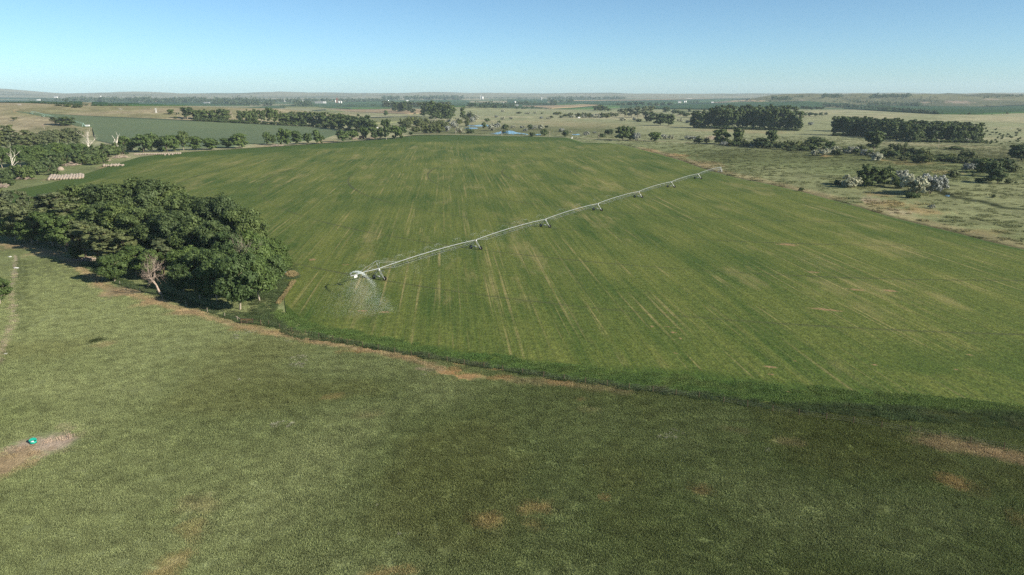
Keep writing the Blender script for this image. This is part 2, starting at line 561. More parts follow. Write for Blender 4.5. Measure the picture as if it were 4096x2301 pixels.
# dirt patches and trails: (cx, cy, rx, ry, rgb, strength)
TAN = (0.42, 0.32, 0.19); ORG = (0.44, 0.29, 0.14); GRY = (0.50, 0.40, 0.31); DKG = (0.045, 0.065, 0.022)
PATCH = [
    (165, 1780, 165, 52, GRY, 1.0), (130, 1790, 100, 36, GRY, 1.0), (70, 1830, 125, 44, TAN, 0.95), (-20, 1880, 80, 40, TAN, 0.9),
    (1790, 1492, 70, 18, ORG, 1.0), (1880, 1508, 90, 20, ORG, 1.0), (1990, 1512, 60, 16, ORG, 0.85), (1700, 1478, 50, 8, GRY, .6),
    (2220, 1530, 90, 14, ORG, 0.55), (1860, 1450, 40, 7, ORG, .7), (1980, 1475, 40, 8, ORG, .7), (2325, 1595, 22, 9, ORG, .8), (2820, 1652, 14, 6, ORG, .7),
    (490, 1165, 100, 24, TAN, .9), (390, 1140, 30, 14, TAN, .8), (640, 1200, 100, 22, TAN, .85), (770, 1247, 80, 18, TAN, .8),
    (1000, 1310, 60, 12, ORG, .5), (1100, 1330, 80, 12, ORG, .5), (1300, 1365, 130, 12, ORG, .6), (1480, 1400, 110, 10, ORG, .65), (1620, 1428, 90, 9, ORG, .6),
    (60, 985, 120, 11, TAN, .8), (200, 1012, 70, 14, TAN, .8), (290, 1050, 40, 14, TAN, .6),
    (380, 1362, 38, 11, DKG, .9), (420, 1378, 40, 10, TAN, .4),
    (2140, 2030, 90, 24, ORG, .6), (1960, 2080, 60, 30, ORG, .55), (2130, 2100, 40, 20, ORG, .4), (2405, 1992, 30, 12, ORG, .6), (1560, 2290, 120, 22, ORG, .6), (2790, 1955, 60, 20, ORG, .55),
    (800, 2030, 90, 60, TAN, .4), (770, 2120, 70, 70, ORG, .4), (720, 2230, 90, 50, ORG, .5), (660, 2300, 80, 40, ORG, .5),
    (3830, 1935, 90, 26, ORG, .7), (3990, 1810, 170, 22, TAN, .75), (4080, 2080, 60, 30, ORG, .5), (3700, 1775, 100, 12, TAN, .4),
    (1330, 1590, 50, 14, ORG, .35), (1480, 1660, 60, 16, TAN, .3), (2350, 1640, 60, 10, TAN, .3), (2930, 1720, 90, 14, TAN, .35), (3150, 1770, 80, 14, TAN, .35),
    (3510, 775, 60, 10, ORG, .5), (3560, 815, 120, 18, ORG, .5), (3680, 845, 110, 16, ORG, .5), (3650, 655, 120, 10, ORG, .4), (3780, 690, 80, 10, ORG, .4),
    (2590, 605, 60, 9, ORG, .8), (2700, 622, 60, 10, ORG, .75), (2820, 658, 90, 16, TAN, .6), (2860, 551, 45, 9, GRY, .9), (3300, 625, 30, 4, ORG, .6), (3550, 641, 50, 4, ORG, .6),
    (3960, 930, 90, 14, ORG, .3), (3480, 800, 60, 14, GRY, .5), (3600, 850, 70, 14, GRY, .4),
    (1640, 548, 60, 7, TAN, .8), (1600, 556, 40, 6, TAN, .7), (1320, 568, 60, 7, TAN, .7), (1480, 556, 80, 7, TAN, .6), (1060, 583, 60, 6, TAN, .6), (400, 640, 60, 10, TAN, .5), (440, 668, 50, 7, TAN, .6), (250, 715, 80, 10, TAN, .5),
    (60, 445, 24, 4, TAN, .8), (75, 417, 10, 3, (0.6, 0.55, 0.5), .9), (480, 436, 8, 2.5, (0.6, 0.55, 0.5), .8),
    (2760, 395, 14, 2.5, (0.75, 0.72, 0.66), 1.), (3700, 410, 40, 5, (0.5, 0.38, 0.30), .6), (3830, 408, 60, 6, (0.5, 0.38, 0.30), .7), (3450, 405, 30, 4, (0.5, 0.38, 0.30), .5), (3210, 402, 25, 4, (0.5, 0.38, 0.3), .5), (3980, 398, 60, 4, (0.5, 0.38, 0.30), .5),
    (3060, 530, 120, 6, TAN, .4), (2850, 523, 120, 6, TAN, .45), (2380, 500, 180, 14, TAN, .25), (3800, 585, 200, 6, TAN, .3), (2230, 490, 160, 12, TAN, .2),
]
TRAIL = [  # polyline in pixels, half width m, rgb, strength
    ([(62, 1020), (60, 1060), (55, 1120), (45, 1160), (48, 1220), (50, 1290), (30, 1340), (10, 1390), (0, 1420), (-30, 1480)], 0.34, (0.44, 0.37, 0.28), 0.75),
    ([(75, 1020), (80, 1080), (72, 1160), (78, 1240), (85, 1310)], 0.3, DKG, 0.45),
    ([(100, 1040), (102, 1100), (98, 1165), (115, 1200), (118, 1240), (95, 1330)], 0.3, DKG, 0.45),
    ([(-40, 972), (60, 985), (150, 994), (225, 1018), (300, 1056), (370, 1110), (430, 1152), (560, 1188), (700, 1232), (830, 1268), (960, 1306), (1100, 1334), (1300, 1372), (1480, 1402), (1640, 1434), (1760, 1476)], 1.05, TAN, 0.75),
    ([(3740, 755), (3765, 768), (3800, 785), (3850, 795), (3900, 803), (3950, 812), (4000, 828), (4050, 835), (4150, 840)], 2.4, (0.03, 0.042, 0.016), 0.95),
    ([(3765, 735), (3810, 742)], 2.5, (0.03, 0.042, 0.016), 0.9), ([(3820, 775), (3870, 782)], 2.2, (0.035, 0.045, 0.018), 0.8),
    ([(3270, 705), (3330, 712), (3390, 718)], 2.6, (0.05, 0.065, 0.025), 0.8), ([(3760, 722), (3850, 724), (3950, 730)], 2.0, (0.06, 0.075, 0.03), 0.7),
    ([(3072, 596), (3200, 603), (3400, 622), (3500, 632), (3700, 660), (3850, 668)], 5.0, (0.075, 0.09, 0.035), 0.6),
    ([(2470, 575), (2549, 592), (2620, 610), (2724, 640), (2803, 670), (2863, 688), (2962, 714), (3072, 735), (3191, 761), (3330, 799), (3430, 825), (3541, 861), (3668, 893), (3827, 931), (3946, 963), (4096, 997), (4300, 1050)], 1.6, (0.045, 0.055, 0.022), 0.85),
    ([(2560, 590), (2640, 610), (2750, 642), (2830, 668), (2900, 690), (3000, 712), (3120, 738), (3350, 795)], 4.0, TAN, 0.45),
    ([(3450, 820), (3560, 852), (3700, 888), (3900, 935), (4096, 985)], 3.5, TAN, 0.4),
    ([(2050, 1520), (2250, 1535), (2500, 1566)], 1.2, TAN, 0.4), ([(3750, 1770), (3900, 1800), (4100, 1840)], 1.8, TAN, 0.7),
    ([(0, 1460), (20, 1420), (40, 1380)], 0.3, DKG, .4),
]

# ------------------------------------------------------------------ ground sheet
def cover_rgb(x, y):
    n1 = fbm(x, y, 1 / 90.0, 4); n2 = fbm(x + 999, y, 1 / 23.0, 3); n3 = fbm(x, y - 777, 1 / 350.0, 3)
    px, py = project(x, np.maximum(y, 5.0))
    d = np.hypot(x, y)
    near = sst(330, 210, d) + 0.0
    past = np.array([0.262, 0.300, 0.140]); pastdk = np.array([0.080, 0.118, 0.030]); pastdry = np.array([0.23, 0.22, 0.09])
    mg = np.array([0.205, 0.245, 0.105]); mt = np.array([0.43, 0.40, 0.25]); ml = np.array([0.30, 0.32, 0.18])

    def mixc(a, b, t): return a * (1 - t[:, None]) + b * t[:, None]
    side = sst(-100, 60, x)  # darker to the right: longer grass, plus sun-angle shading and lens falloff painted in
    pa = mixc(np.tile(past, (len(x), 1)), np.tile(pastdk, (len(x), 1)), np.clip(0.05 + 0.80 * side + 1.0 * (n1 - .5) + 0.9 * (n2 - .5), 0, 1))
    pa = mixc(pa, np.tile(pastdry, (len(x), 1)), sst(0.55, 0.75, n2) * 0.25)
    # meadows beyond the field
    far = sst(600, 1000, d + 300 * (n3 - .5))
    me = mixc(np.tile(mg, (len(x), 1)), np.tile(ml, (len(x), 1)), far * 0.9)
    me = mixc(me, np.tile(mt, (len(x), 1)), sst(0.42, 0.68, n1 * 0.5 + n3 * 0.5) * (0.25 + 0.6 * far))
    # creek bottom is greener
    cr = np.exp(-(((py - 625) / 38) ** 2)) * sst(2500, 3000, px) + np.exp(-(((py - 522) / 22) ** 2)) * sst(1600, 1750, px) * sst(2600, 2400, px)
    me = mixc(me, np.tile(np.array([0.105, 0.120, 0.045]), (len(x), 1)), np.clip(cr, 0, 1) * 0.7)
    c = mixc(me, pa, near)
    # left sandhills: dry tan
    lh = sst(-330, -500, x) * sst(900, 1100, y) * sst(2600, 2200, y)
    c = mixc(c, mixc(np.tile(np.array([0.245, 0.235, 0.125]), (len(x), 1)), np.tile(np.array([0.36, 0.31, 0.20]), (len(x), 1)), sst(.35, .65, n1)), lh * 0.9)
    # far countryside: patchwork
    fx = np.floor((x + 500 * fbm(x, y, 1 / 3000., 2)) / 900.0); fy = np.floor((y + 300 * n3) / 620.0)
    hsh = np.mod(np.abs(np.sin(fx * 12.9898 + fy * 78.233) * 43758.5453), 1.0)
    pal = np.array([[0.06, 0.115, 0.055], [0.07, 0.13, 0.06], [0.24, 0.25, 0.15], [0.36, 0.33, 0.22], [0.11, 0.16, 0.085], [0.28, 0.28, 0.17]])
    pc = pal[(hsh * 5.999).astype(int)]
    rh = sst(0.27, 0.33, x / np.maximum(y, 1)) * sst(2900, 3200, y)
    c = mixc(c, pc, sst(2500, 3200, d) * (1 - rh) * (1 - lh))
    hills = np.tile(np.array([0.20, 0.205, 0.115]), (len(x), 1))
    hills = mixc(hills, np.tile(np.array([0.12, 0.13, 0.075]), (len(x), 1)), sst(.45, .7, fbm(x, y, 1 / 260., 4)))
    c = mixc(c, hills, rh)
    fh = sst(7600, 8600, y + 0.25 * np.abs(x))
    hf = mixc(np.tile(np.array([0.27, 0.27, 0.19]), (len(x), 1)), np.tile(np.array([0.15, 0.17, 0.12]), (len(x), 1)), sst(.5, .68, fbm(x, y * 2, 1 / 700., 4)))
    c = mixc(c, hf, fh)
    # patches and trails
    nz = fbm(x, y, 1 / 5.0, 3) * 0.65 + fbm(x + 40, y, 1 / 1.3, 2) * 0.35
    for cx, cy, rx, ry, rgb, st in PATCH:
        if cy > 1550 and cx > 500: st *= .78
        p, e, f1, f2 = (Vector(q) for q in ground([cx, cx + rx, cx, cx], [cy, cy, cy - ry, cy + ry]))
        wx = max(abs(e.x - p.x), .3); wy = max((f1 - f2).length / 2, .3)
        # the picture's vertical runs along the line of sight
        dirv = Vector((p.x, p.y)).normalized()
        lx = (x - p.x) * dirv.y - (y - p.y) * dirv.x; ly = (x - p.x) * dirv.x + (y - p.y) * dirv.y
        r = np.sqrt((lx / wx) ** 2 + (ly / wy) ** 2)
        ix = np.nonzero(r < 2.0)[0]
        if not len(ix): continue
        m = sst(-0.30, 0.55, (0.85 - r[ix]) + 2.0 * (nz[ix] - 0.5)) * st
        c[ix] = c[ix] * (1 - m[:, None]) + np.array(rgb) * m[:, None]
    for pts, hw, rgb, st in TRAIL:
        q = ground([a for a, b in pts], [b for a, b in pts])[:, :2]
        dm = np.full(len(x), 1e9)
        for a, b in zip(q[:-1], q[1:]):
            ab = b - a; L = (ab ** 2).sum()
            t = np.clip(((x - a[0]) * ab[0] + (y - a[1]) * ab[1]) / L, 0, 1)
            dm = np.minimum(dm, np.hypot(x - a[0] - t * ab[0], y - a[1] - t * ab[1]))
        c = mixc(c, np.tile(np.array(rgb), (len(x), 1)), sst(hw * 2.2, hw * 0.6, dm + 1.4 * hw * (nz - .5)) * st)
    return c


def make_ground():
    r = [1.0, 12.0, 30.0, 48.0]
    while r[-1] < 12400:
        q = r[-1]
        r.append(q + min(max(q * q / (731 * 58) * 1.5, 0.35), q * 0.016))
    r = np.array(r)
    a1 = np.radians(np.arange(-42, 42.001, 0.15)); a2 = np.radians(np.arange(45, 316, 3.0))
    ang = np.concatenate([a1, a2])
    A, Rr = np.meshgrid(ang, r)
    x = Rr * np.sin(A); y = Rr * np.cos(A)
    z = terrain(x, y)
    na, nr = len(ang), len(r)
    V = np.stack([x.ravel(), y.ravel(), z.ravel()], -1)
    i = np.arange(nr - 1)[:, None] * na + np.arange(na)[None, :]
    j = np.arange(nr - 1)[:, None] * na + (np.arange(na)[None, :] + 1) % na
    F = np.stack([i, j, j + na, i + na], -1).reshape(-1, 4)[:, ::-1]
    me = np_mesh('ground', V, F, M['ground'], True)
    set_col(me, 'cover', cover_rgb(V[:, 0], V[:, 1]))
    o = place('ground', me)
    tag(o, kind='structure')
    return o


make_ground()


def strip_field(name, top, bot, off, mat, nx=60, ny=14, world_lerp=False, x0=None, x1=None, extra=None):
    tx, ty = np.array(top, float).T; bx, by = np.array(bot, float).T
    xa = max(tx[0], bx[0]) if x0 is None else x0
    xb = min(tx[-1], bx[-1]) if x1 is None else x1
    xs = np.linspace(xa, xb, nx) if not isinstance(nx, np.ndarray) else nx
    nx = len(xs)
    yt = np.interp(xs, tx, ty); yb = np.maximum(np.interp(xs, bx, by), yt + 0.3)
    s = np.linspace(0, 1, ny)
    if world_lerp:
        a = ground(xs, yt); b = ground(xs, yb)
        # even steps in the picture: interpolate 1/distance
        ra = np.hypot(a[:, 0], a[:, 1]); rb = np.hypot(b[:, 0], b[:, 1])
        rr = 1 / (1 / ra[None] * (1 - s[:, None]) + 1 / rb[None] * s[:, None])
        u = a[:, :2] / ra[:, None]
        V = np.zeros((ny, nx, 3)); V[..., :2] = rr[..., None] * u[None]
    else:
        yy = yt[None] * (1 - s[:, None]) + yb[None] * s[:, None]
        V = ground(np.broadcast_to(xs, yy.shape).ravel(), yy.ravel()).reshape(ny, nx, 3)
    V[..., 2] = terrain(V[..., 0], V[..., 1]) + off
    top_row = V[0].copy(); top_row[:, 2] -= off + .2
    bot_row = V[-1].copy(); bot_row[:, 2] -= off + .2
    W = np.concatenate([top_row[None], V, bot_row[None]], 0)
    n = ny + 2
    i = np.arange(n - 1)[:, None] * nx + np.arange(nx - 1)[None]
    F = np.stack([i, i + nx, i + nx + 1, i + 1], -1).reshape(-1, 4)
    P = W.reshape(-1, 3)
    me = np_mesh(name, P, F, mat, False)
    if extra: extra(me, W)
    else: set_float(me, 'ring', np.zeros(len(P)))
    o = place(name, me)
    tag(o, kind='structure')
    return o


BARE = [(2610, 1308, 16, 5), (2680, 1310, 60, 5), (2695, 1332, 22, 7), (2720, 1355, 14, 5), (3080, 1470, 70, 9), (3182, 1446, 16, 3), (3085, 1500, 30, 5), (3090, 1578, 60, 5), (3150, 1570, 26, 5),
        (3495, 1461, 22, 5), (3826, 1481, 20, 4), (3300, 1240, 160, 10), (3420, 1160, 90, 9), (3560, 1165, 50, 7), (3150, 980, 120, 12), (1250, 1040, 30, 8), (1385, 1060, 60, 6), (2705, 1415, 20, 3), (1450, 1245, 40, 6), (1540, 1250, 40, 6), (3250, 1090, 70, 8), (3880, 1422, 26, 3)]


def pivot_extra(me, W):
    ny, nx, _ = W.shape
    b = W[-1, :, :2]; t = W[0, :, :2]
    db = np.hypot(*(W[..., :2] - b[None]).transpose(2, 0, 1)); dt = np.hypot(*(W[..., :2] - t[None]).transpose(2, 0, 1))
    x, y = W[..., 0], W[..., 1]
    px, py = project(x, y)
    n = fbm(x, y, 1 / 14.0, 3)
    nearw = np.interp(px, [1150, 1500, 2200, 2800, 3300, 3700, 4200], [8, 6, 7, 11, 9, 4, 2])
    ring = sst(1.25, 0.75, db / nearw + 1.2 * (n - .5)) * (px > 1100)
    farw = np.interp(px, [-300, 300, 700, 1300, 1700, 2200, 2420], [70, 70, 60, 95, 150, 95, 4])
    ring = np.maximum(ring, sst(1.2, 0.8, dt / farw + .8 * (n - .5)))
    ring = np.maximum(ring, 0.6 * sst(3250, 3700, px) * sst(60, 20, db) * sst(.4, .6, n))
    set_float(me, 'ring', ring.ravel())
    bare = np.zeros(x.shape)
    for cx, cy, rx, ry in BARE:
        p = G(cx, cy); wx = (G(cx + rx, cy) - p).length; wy = (G(cx, cy - ry) - G(cx, cy + ry)).length / 2
        dv = Vector((p.x, p.y)).normalized()
        lx = (x - p.x) * dv.y - (y - p.y) * dv.x; ly = (x - p.x) * dv.x + (y - p.y) * dv.y
        bare = np.maximum(bare, np.clip(1.05 - np.sqrt((lx / wx) ** 2 + (ly / wy) ** 2), 0, 1) * (0.75 if rx > 55 else 1.0))
    set_float(me, 'bare', bare.ravel())


xsf = np.unique(np.concatenate([np.linspace(-700, 5000, 330), [1080, 1084, 1088]]))
strip_field('irrigated_crop_field', FTOP, FBOT, 0.12, M['pivot_crop'], xsf, 300, True, extra=pivot_extra)

strip_field('soybean_field', [(60, 444), (135, 452), (340, 463), (512, 470), (720, 479), (900, 486), (1030, 495), (1180, 503), (1330, 518), (1370, 527)],
            [(60, 446), (200, 472), (310, 507), (372, 511), (376, 560), (500, 590), (900, 592), (1000, 578), (1150, 572), (1290, 559), (1370, 530)], 0.10, M['soy'], 90, 20)
strip_field('corn_field', [(-60, 390), (180, 392), (310, 397)], [(-60, 398), (180, 399), (310, 399)], 1.5, M['corn'], 30, 5)
strip_field('corn_field', [(-60, 402), (120, 403), (330, 406)], [(-60, 410), (120, 413), (330, 421)], 1.5, M['corn'], 30, 5)
strip_field('corn_field', [(370, 408), (1000, 411)], [(370, 424), (1000, 424)], 1.5, M['corn'], 40, 5)
strip_field('bright_crop_field', [(1275, 430), (1400, 427), (1560, 426)], [(1275, 431), (1400, 437), (1560, 436)], 1.0, M['bright'], 30, 5)
strip_field('hay_field', [(1140, 426), (1330, 428)], [(1140, 434), (1330, 432)], 0.3, M['palegrass'], 20, 5)
strip_field('hay_field', [(1250, 442), (1300, 438), (1380, 445)], [(1250, 462), (1300, 462), (1380, 449)], 0.3, M['palegrass'], 20, 5)
strip_field('hay_field', [(1475, 470), (1560, 467), (1720, 468)], [(1475, 497), (1560, 492), (1720, 478)], 0.3, M['palegrass'], 20, 6)
strip_field('stubble_field', [(1300, 438), (1500, 436), (1640, 436), (1700, 440)], [(1300, 442), (1500, 452), (1640, 458), (1700, 452)], 0.15, M['stubble'], 30, 6)
strip_field('corn_field', [(1390, 409), (1540, 405), (1850, 399)], [(1390, 413), (1540, 408), (1850, 404)], 1.8, M['corn'], 40, 5)
strip_field('corn_field', [(1797, 420), (1862, 420)], [(1797, 429), (1862, 428)], 1.8, M['corn'], 12, 4)
strip_field('corn_field', [(2030, 397), (2190, 398)], [(2030, 416), (2190, 419)], 1.8, M['corn'], 20, 5)
strip_field('corn_field', [(2220, 410), (2290, 405), (2560, 402), (2900, 395), (3000, 394)], [(2220, 421), (2330, 418), (2560, 420), (2690, 412), (3000, 398)], 1.8, M['corn'], 60, 6)
strip_field('stubble_field', [(2285, 400.5), (2560, 398), (2700, 396), (2850, 394)], [(2285, 404), (2560, 401), (2700, 398), (2850, 395)], 0.2, M['stubble'], 40, 4)
strip_field('stubble_field', [(2090, 423), (2200, 420), (2300, 417), (2400, 420)], [(2090, 426), (2200, 435), (2300, 430), (2400, 421)], 0.2, M['stubble'], 30, 5)
strip_field('bright_crop_field', [(2216, 436), (2300, 431), (2400, 422), (2480, 423)], [(2216, 437), (2300, 438), (2400, 437), (2480, 430)], 1.0, M['bright'], 30, 5)
strip_field('corn_field', [(2600, 424), (2700, 420), (2800, 414), (2900, 411), (3072, 410), (3212, 406), (3332, 414), (3400, 416)],
            [(2600, 436), (2700, 438), (2850, 440), (2900, 440), (3072, 438), (3212, 432), (3332, 425), (3400, 422)], 2.0, M['corn'], 70, 8)
strip_field('corn_field', [(3380, 421), (3584, 424), (3674, 425), (3925, 428), (4096, 421), (4400, 412)],
            [(3380, 436), (3584, 449), (3748, 458), (3925, 459), (4005, 456), (4096, 453), (4400, 448)], 2.0, M['corn'], 60, 8)
strip_field('stubble_field', [(2850, 409), (2990, 400), (3060, 403)], [(2850, 412), (2990, 410), (3060, 410)], 0.2, M['stubble'], 20, 4)
strip_field('hay_field', [(2690, 439), (2850, 441)], [(2690, 446), (2850, 449)], 0.2, M['palegrass'], 16, 4)

# roads and tracks: ribbons following the ground
def ribbon(name, pts, hw, mat, off=0.06, sub=8):
    xs = [p[0] for p in pts]; ys = [p[1] for p in pts]
    t = np.linspace(0, len(pts) - 1, (len(pts) - 1) * sub + 1)
    q = ground(np.interp(t, range(len(pts)), xs), np.interp(t, range(len(pts)), ys))
    d = np.gradient(q[:, :2], axis=0); d /= np.linalg.norm(d, axis=1)[:, None]
    nrm = np.stack([-d[:, 1], d[:, 0]], -1)
    L = q.copy(); Rr = q.copy(); L[:, :2] += nrm * hw; Rr[:, :2] -= nrm * hw
    for a in (L, Rr): a[:, 2] = terrain(a[:, 0], a[:, 1]) + off
    V = np.stack([L, Rr], 1).reshape(-1, 3)
    n = len(q); i = np.arange(n - 1) * 2
    o = place(name, np_mesh(name, V, np.stack([i, i + 1, i + 3, i + 2], -1), mat))
    tag(o, kind='structure')


ribbon('dirt_road', [(1660, 534), (1800, 538), (1960, 543), (2100, 547), (2290, 553), (2420, 556), (2560, 562), (2640, 566), (2760, 571), (2860, 574)], 2.2, M['dirt'])
ribbon('gravel_road', [(1470, 467), (1560, 465), (1700, 464), (1790, 462)], 5.0, M['gravel'])
ribbon('gravel_road', [(1120, 433), (1180, 437), (1240, 440)], 5.0, M['gravel'])
ribbon('gravel_road', [(0, 401.5), (150, 402), (240, 403)], 9.0, M['gravel'], 1.7)
ribbon('dirt_track', [(250, 525), (300, 515), (345, 509), (372, 509)], 3.0, M['palegrass'], 0.1)


def pond(name, pts):
    q = ground([p[0] for p in pts], [p[1] for p in pts])
    n = len(q); c = q.mean(0)
    # smooth the outline
    V = []
    for i in range(n):
        a, b = q[i], q[(i + 1) % n]
        for k in range(4):
            V.append(a * (1 - k / 4) + b * k / 4)
    V = np.array(V); V = (np.roll(V, 1, 0) + 2 * V + np.roll(V, -1, 0)) / 4
    V[:, 2] = 0.05
    m = MB(); m.v = [tuple(v) for v in V]; m.f = [tuple(range(len(V)))]
    if np.cross(V[1, :2] - V[0, :2], V[5, :2] - V[0, :2]) < 0: m.f = [tuple(reversed(m.f[0]))]
    me = m.mesh(name, M['water'])
    o = place(name, me); tag(o, kind='structure')
    if me.polygons[0].normal.z < 0: me.flip_normals()


pond('pond', [(1948, 537), (1985, 531), (2010, 524), (2050, 523), (2065, 530), (2110, 536), (2115, 540), (2050, 540), (1990, 539)])
pond('pond', [(1856, 513), (1880, 510), (1905, 511), (1915, 514), (1890, 517), (1862, 516)])
pond('pond', [(1860, 503), (1900, 501), (1945, 499), (1962, 501), (1958, 506), (1905, 506), (1866, 505)])
pond('pond', [(2140, 538), (2162, 536), (2165, 540), (2145, 541)])
pond('pond', [(2286, 538), (2312, 536), (2322, 538), (2310, 541), (2292, 540)])
pond('stream_pool', [(3780, 782), (3790, 779), (3800, 783), (3797, 788), (3786, 787)])

# ------------------------------------------------------------------ trees
def leaf_quads(centers, normals, size, g, stretch=1.0):
    """kite-shaped leaf sprays: Nx3 centres, Nx3 facing"""
    n = len(centers)
    rnd = g.normal(size=(n, 3))
    nn = normals + 0.55 * rnd
    nn /= np.linalg.norm(nn, axis=1)[:, None]
    a = np.cross(nn, g.normal(size=(n, 3))); a /= np.linalg.norm(a, axis=1)[:, None]
    b = np.cross(nn, a)
    s = size * g.uniform(0.55, 1.35, n)[:, None]
    a = a * s * stretch; b = b * s * 0.62
    V = np.stack([centers - a, centers - b * 0.9 + a * .1, centers + a, centers + b * 0.9 - a * .1], 1).reshape(-1, 3)
    F = np.arange(n * 4).reshape(-1, 4)
    return V, F


def limbs(mb, g, base, H, lean, tips, r0, n=6):
    """tapered trunk with limbs out to the lobes"""
    p = Vector(base); k = 4
    pts = [p]
    for i in range(1, k + 1):
        f = i / k
        pts.append(Vector((base[0] + lean[0] * f + 0.02 * H * g.normal(), base[1] + lean[1] * f + 0.02 * H * g.normal(), base[2] + H * f)))
    for i in range(k):
        mb.tube(pts[i], pts[i + 1], r0 * (1 - 0.75 * i / k), r0 * (1 - 0.75 * (i + 1) / k), n, False)
    for t in tips:
        t = Vector(t)
        f = min(max((t.z - base[2]) / H * 0.62, 0.18), 0.9)
        i = min(int(f * k), k - 1)
        st = pts[i].lerp(pts[i + 1], f * k - i)
        mid = st.lerp(t, 0.5) + Vector((0, 0, -0.03 * H))
        rr = r0 * 0.42 * (1 - 0.5 * f)
        mb.tube(st, mid, rr, rr * 0.65, 5, False)
        mb.tube(mid, t, rr * 0.65, rr * 0.2, 5, False)


def make_tree(name, seed, H, W, lobes, per, leaf, leafmat, barkmat, clear=0.18, shape='round', lobe_r=0.26, trunks=1, zsq=0.8, both=True):
    """returns (crown mesh, trunk mesh) of a tree H high and W wide standing at the origin"""
    g = np.random.default_rng(seed)
    cz0 = clear * H; ch = H - cz0
    C = []; Rl = []
    for i in range(lobes):
        for _ in range(30):
            q = g.uniform(-1, 1, 3)
            if shape == 'round': ok = (q ** 2).sum() < 1 and (q ** 2).sum() > 0.18
            elif shape == 'vase': ok = np.hypot(q[0], q[1]) < 0.45 + 0.55 * (q[2] + 1) / 2
            elif shape == 'cone': ok = np.hypot(q[0], q[1]) < 1.05 * (1 - (q[2] + 1) / 2) + 0.08
            elif shape == 'column': ok = np.hypot(q[0], q[1]) < 0.85
            elif shape == 'mound': ok = (q[0] ** 2 + q[1] ** 2 + ((q[2] + 1) / 2) ** 2) < 1.0
            else: ok = True
            if ok: break
        r = lobe_r * W * g.uniform(0.65, 1.2)
        c = np.array([q[0] * max(W / 2 - r * 0.8, .05 * W), q[1] * max(W / 2 - r * 0.8, .05 * W), cz0 + (q[2] + 1) / 2 * max(ch - r * 1.5, .1) + r * 0.6])
        C.append(c); Rl.append(r)
    V = []; F = []; k = 0
    cen = np.array([0, 0, cz0 + ch * 0.45])
    for c, r in zip(C, Rl):
        # sub-clumps on each lobe give the light and dark knots of a real crown
        ns = max(4, per // 28)
        sd_ = g.normal(size=(ns, 3)); sd_ /= np.linalg.norm(sd_, axis=1)[:, None]
        sd_[:, 2] = sd_[:, 2] * 0.85 + 0.15
        sc = c + sd_ * r * np.array([1, 1, zsq]) * g.uniform(0.6, 1.0, (ns, 1))
        w = g.integers(0, ns, per)
        d = g.normal(size=(per, 3)); d /= np.linalg.norm(d, axis=1)[:, None]
        P = sc[w] + d * r * 0.42 * g.uniform(0.5, 1.0, (per, 1)) * np.array([1, 1, zsq])
        N = 0.9 * d + 0.5 * sd_[w] + 0.35 * (P - cen) / (W * 0.5) + np.array([0, 0, 0.25])
        keep = P[:, 2] > 0.02 * H
        v, f = leaf_quads(P[keep], N[keep], leaf, g)
        V.append(v); F.append(f + k); k += len(v)
    crown = np_mesh(name + '_crown', np.concatenate(V), np.concatenate(F), leafmat)
    mb = MB()
    if trunks == 1:
        limbs(mb, g, (0, 0, -0.4), H * 0.72, (0.05 * W * g.normal(), 0.05 * W * g.normal()), C, 0.012 * H + 0.06)
    else:
        for t in range(trunks):
            a = 2 * math.pi * t / trunks + g.uniform(0, 1)
            limbs(mb, g, (0.05 * W * math.cos(a), 0.05 * W * math.sin(a), -0.3), H * 0.68, (0.28 * W * math.cos(a), 0.28 * W * math.sin(a)), C[t::trunks], 0.014 * H + 0.04)
    trunk = mb.mesh(name + '_trunk', barkmat, True)
    return crown, trunk, H, W


def bare_branches(mb, g, p, d, L, r, lev, spread=0.7, up=0.25, nseg=3, tubes=5):
    q = Vector(p); dd = Vector(d).normalized()
    for i in range(nseg):
        nd = (dd + Vector(g.normal(size=3)) * 0.16 + Vector((0, 0, up * 0.15))).normalized()
        e = q + nd * (L / nseg)
        mb.tube(q, e, r * (1 - 0.6 * i / nseg), r * (1 - 0.6 * (i + 1) / nseg), tubes, False)
        if lev > 0 and (i > 0 or lev < 3):
            for k in range(2 if lev > 1 else 3):
                s = (nd + Vector(g.normal(size=3)) * spread + Vector((0, 0, up))).normalized()
                bare_branches(mb, g, e, s, L * g.uniform(0.45, 0.7), r * (1 - 0.6 * (i + 1) / nseg) * 0.62, lev - 1, spread, up, 3, 4)
        q = e; dd = nd


def dead_mesh(name, seed, H, r, lev, spread=0.75, up=0.3, lean=(0, 0), mat='deadwood'):
    g = np.random.default_rng(seed); mb = MB()
    bare_branches(mb, g, (0, 0, -0.3), (lean[0], lean[1], 1), H * 0.75, r, lev, spread, up, 4, 6)
    return mb.mesh(name, M[mat], True)


PROTO = {}


def protos(key, n, *a, **k):
    PROTO[key] = [make_tree(key, 100 * len(PROTO) + i, *a, **k) for i in range(n)]


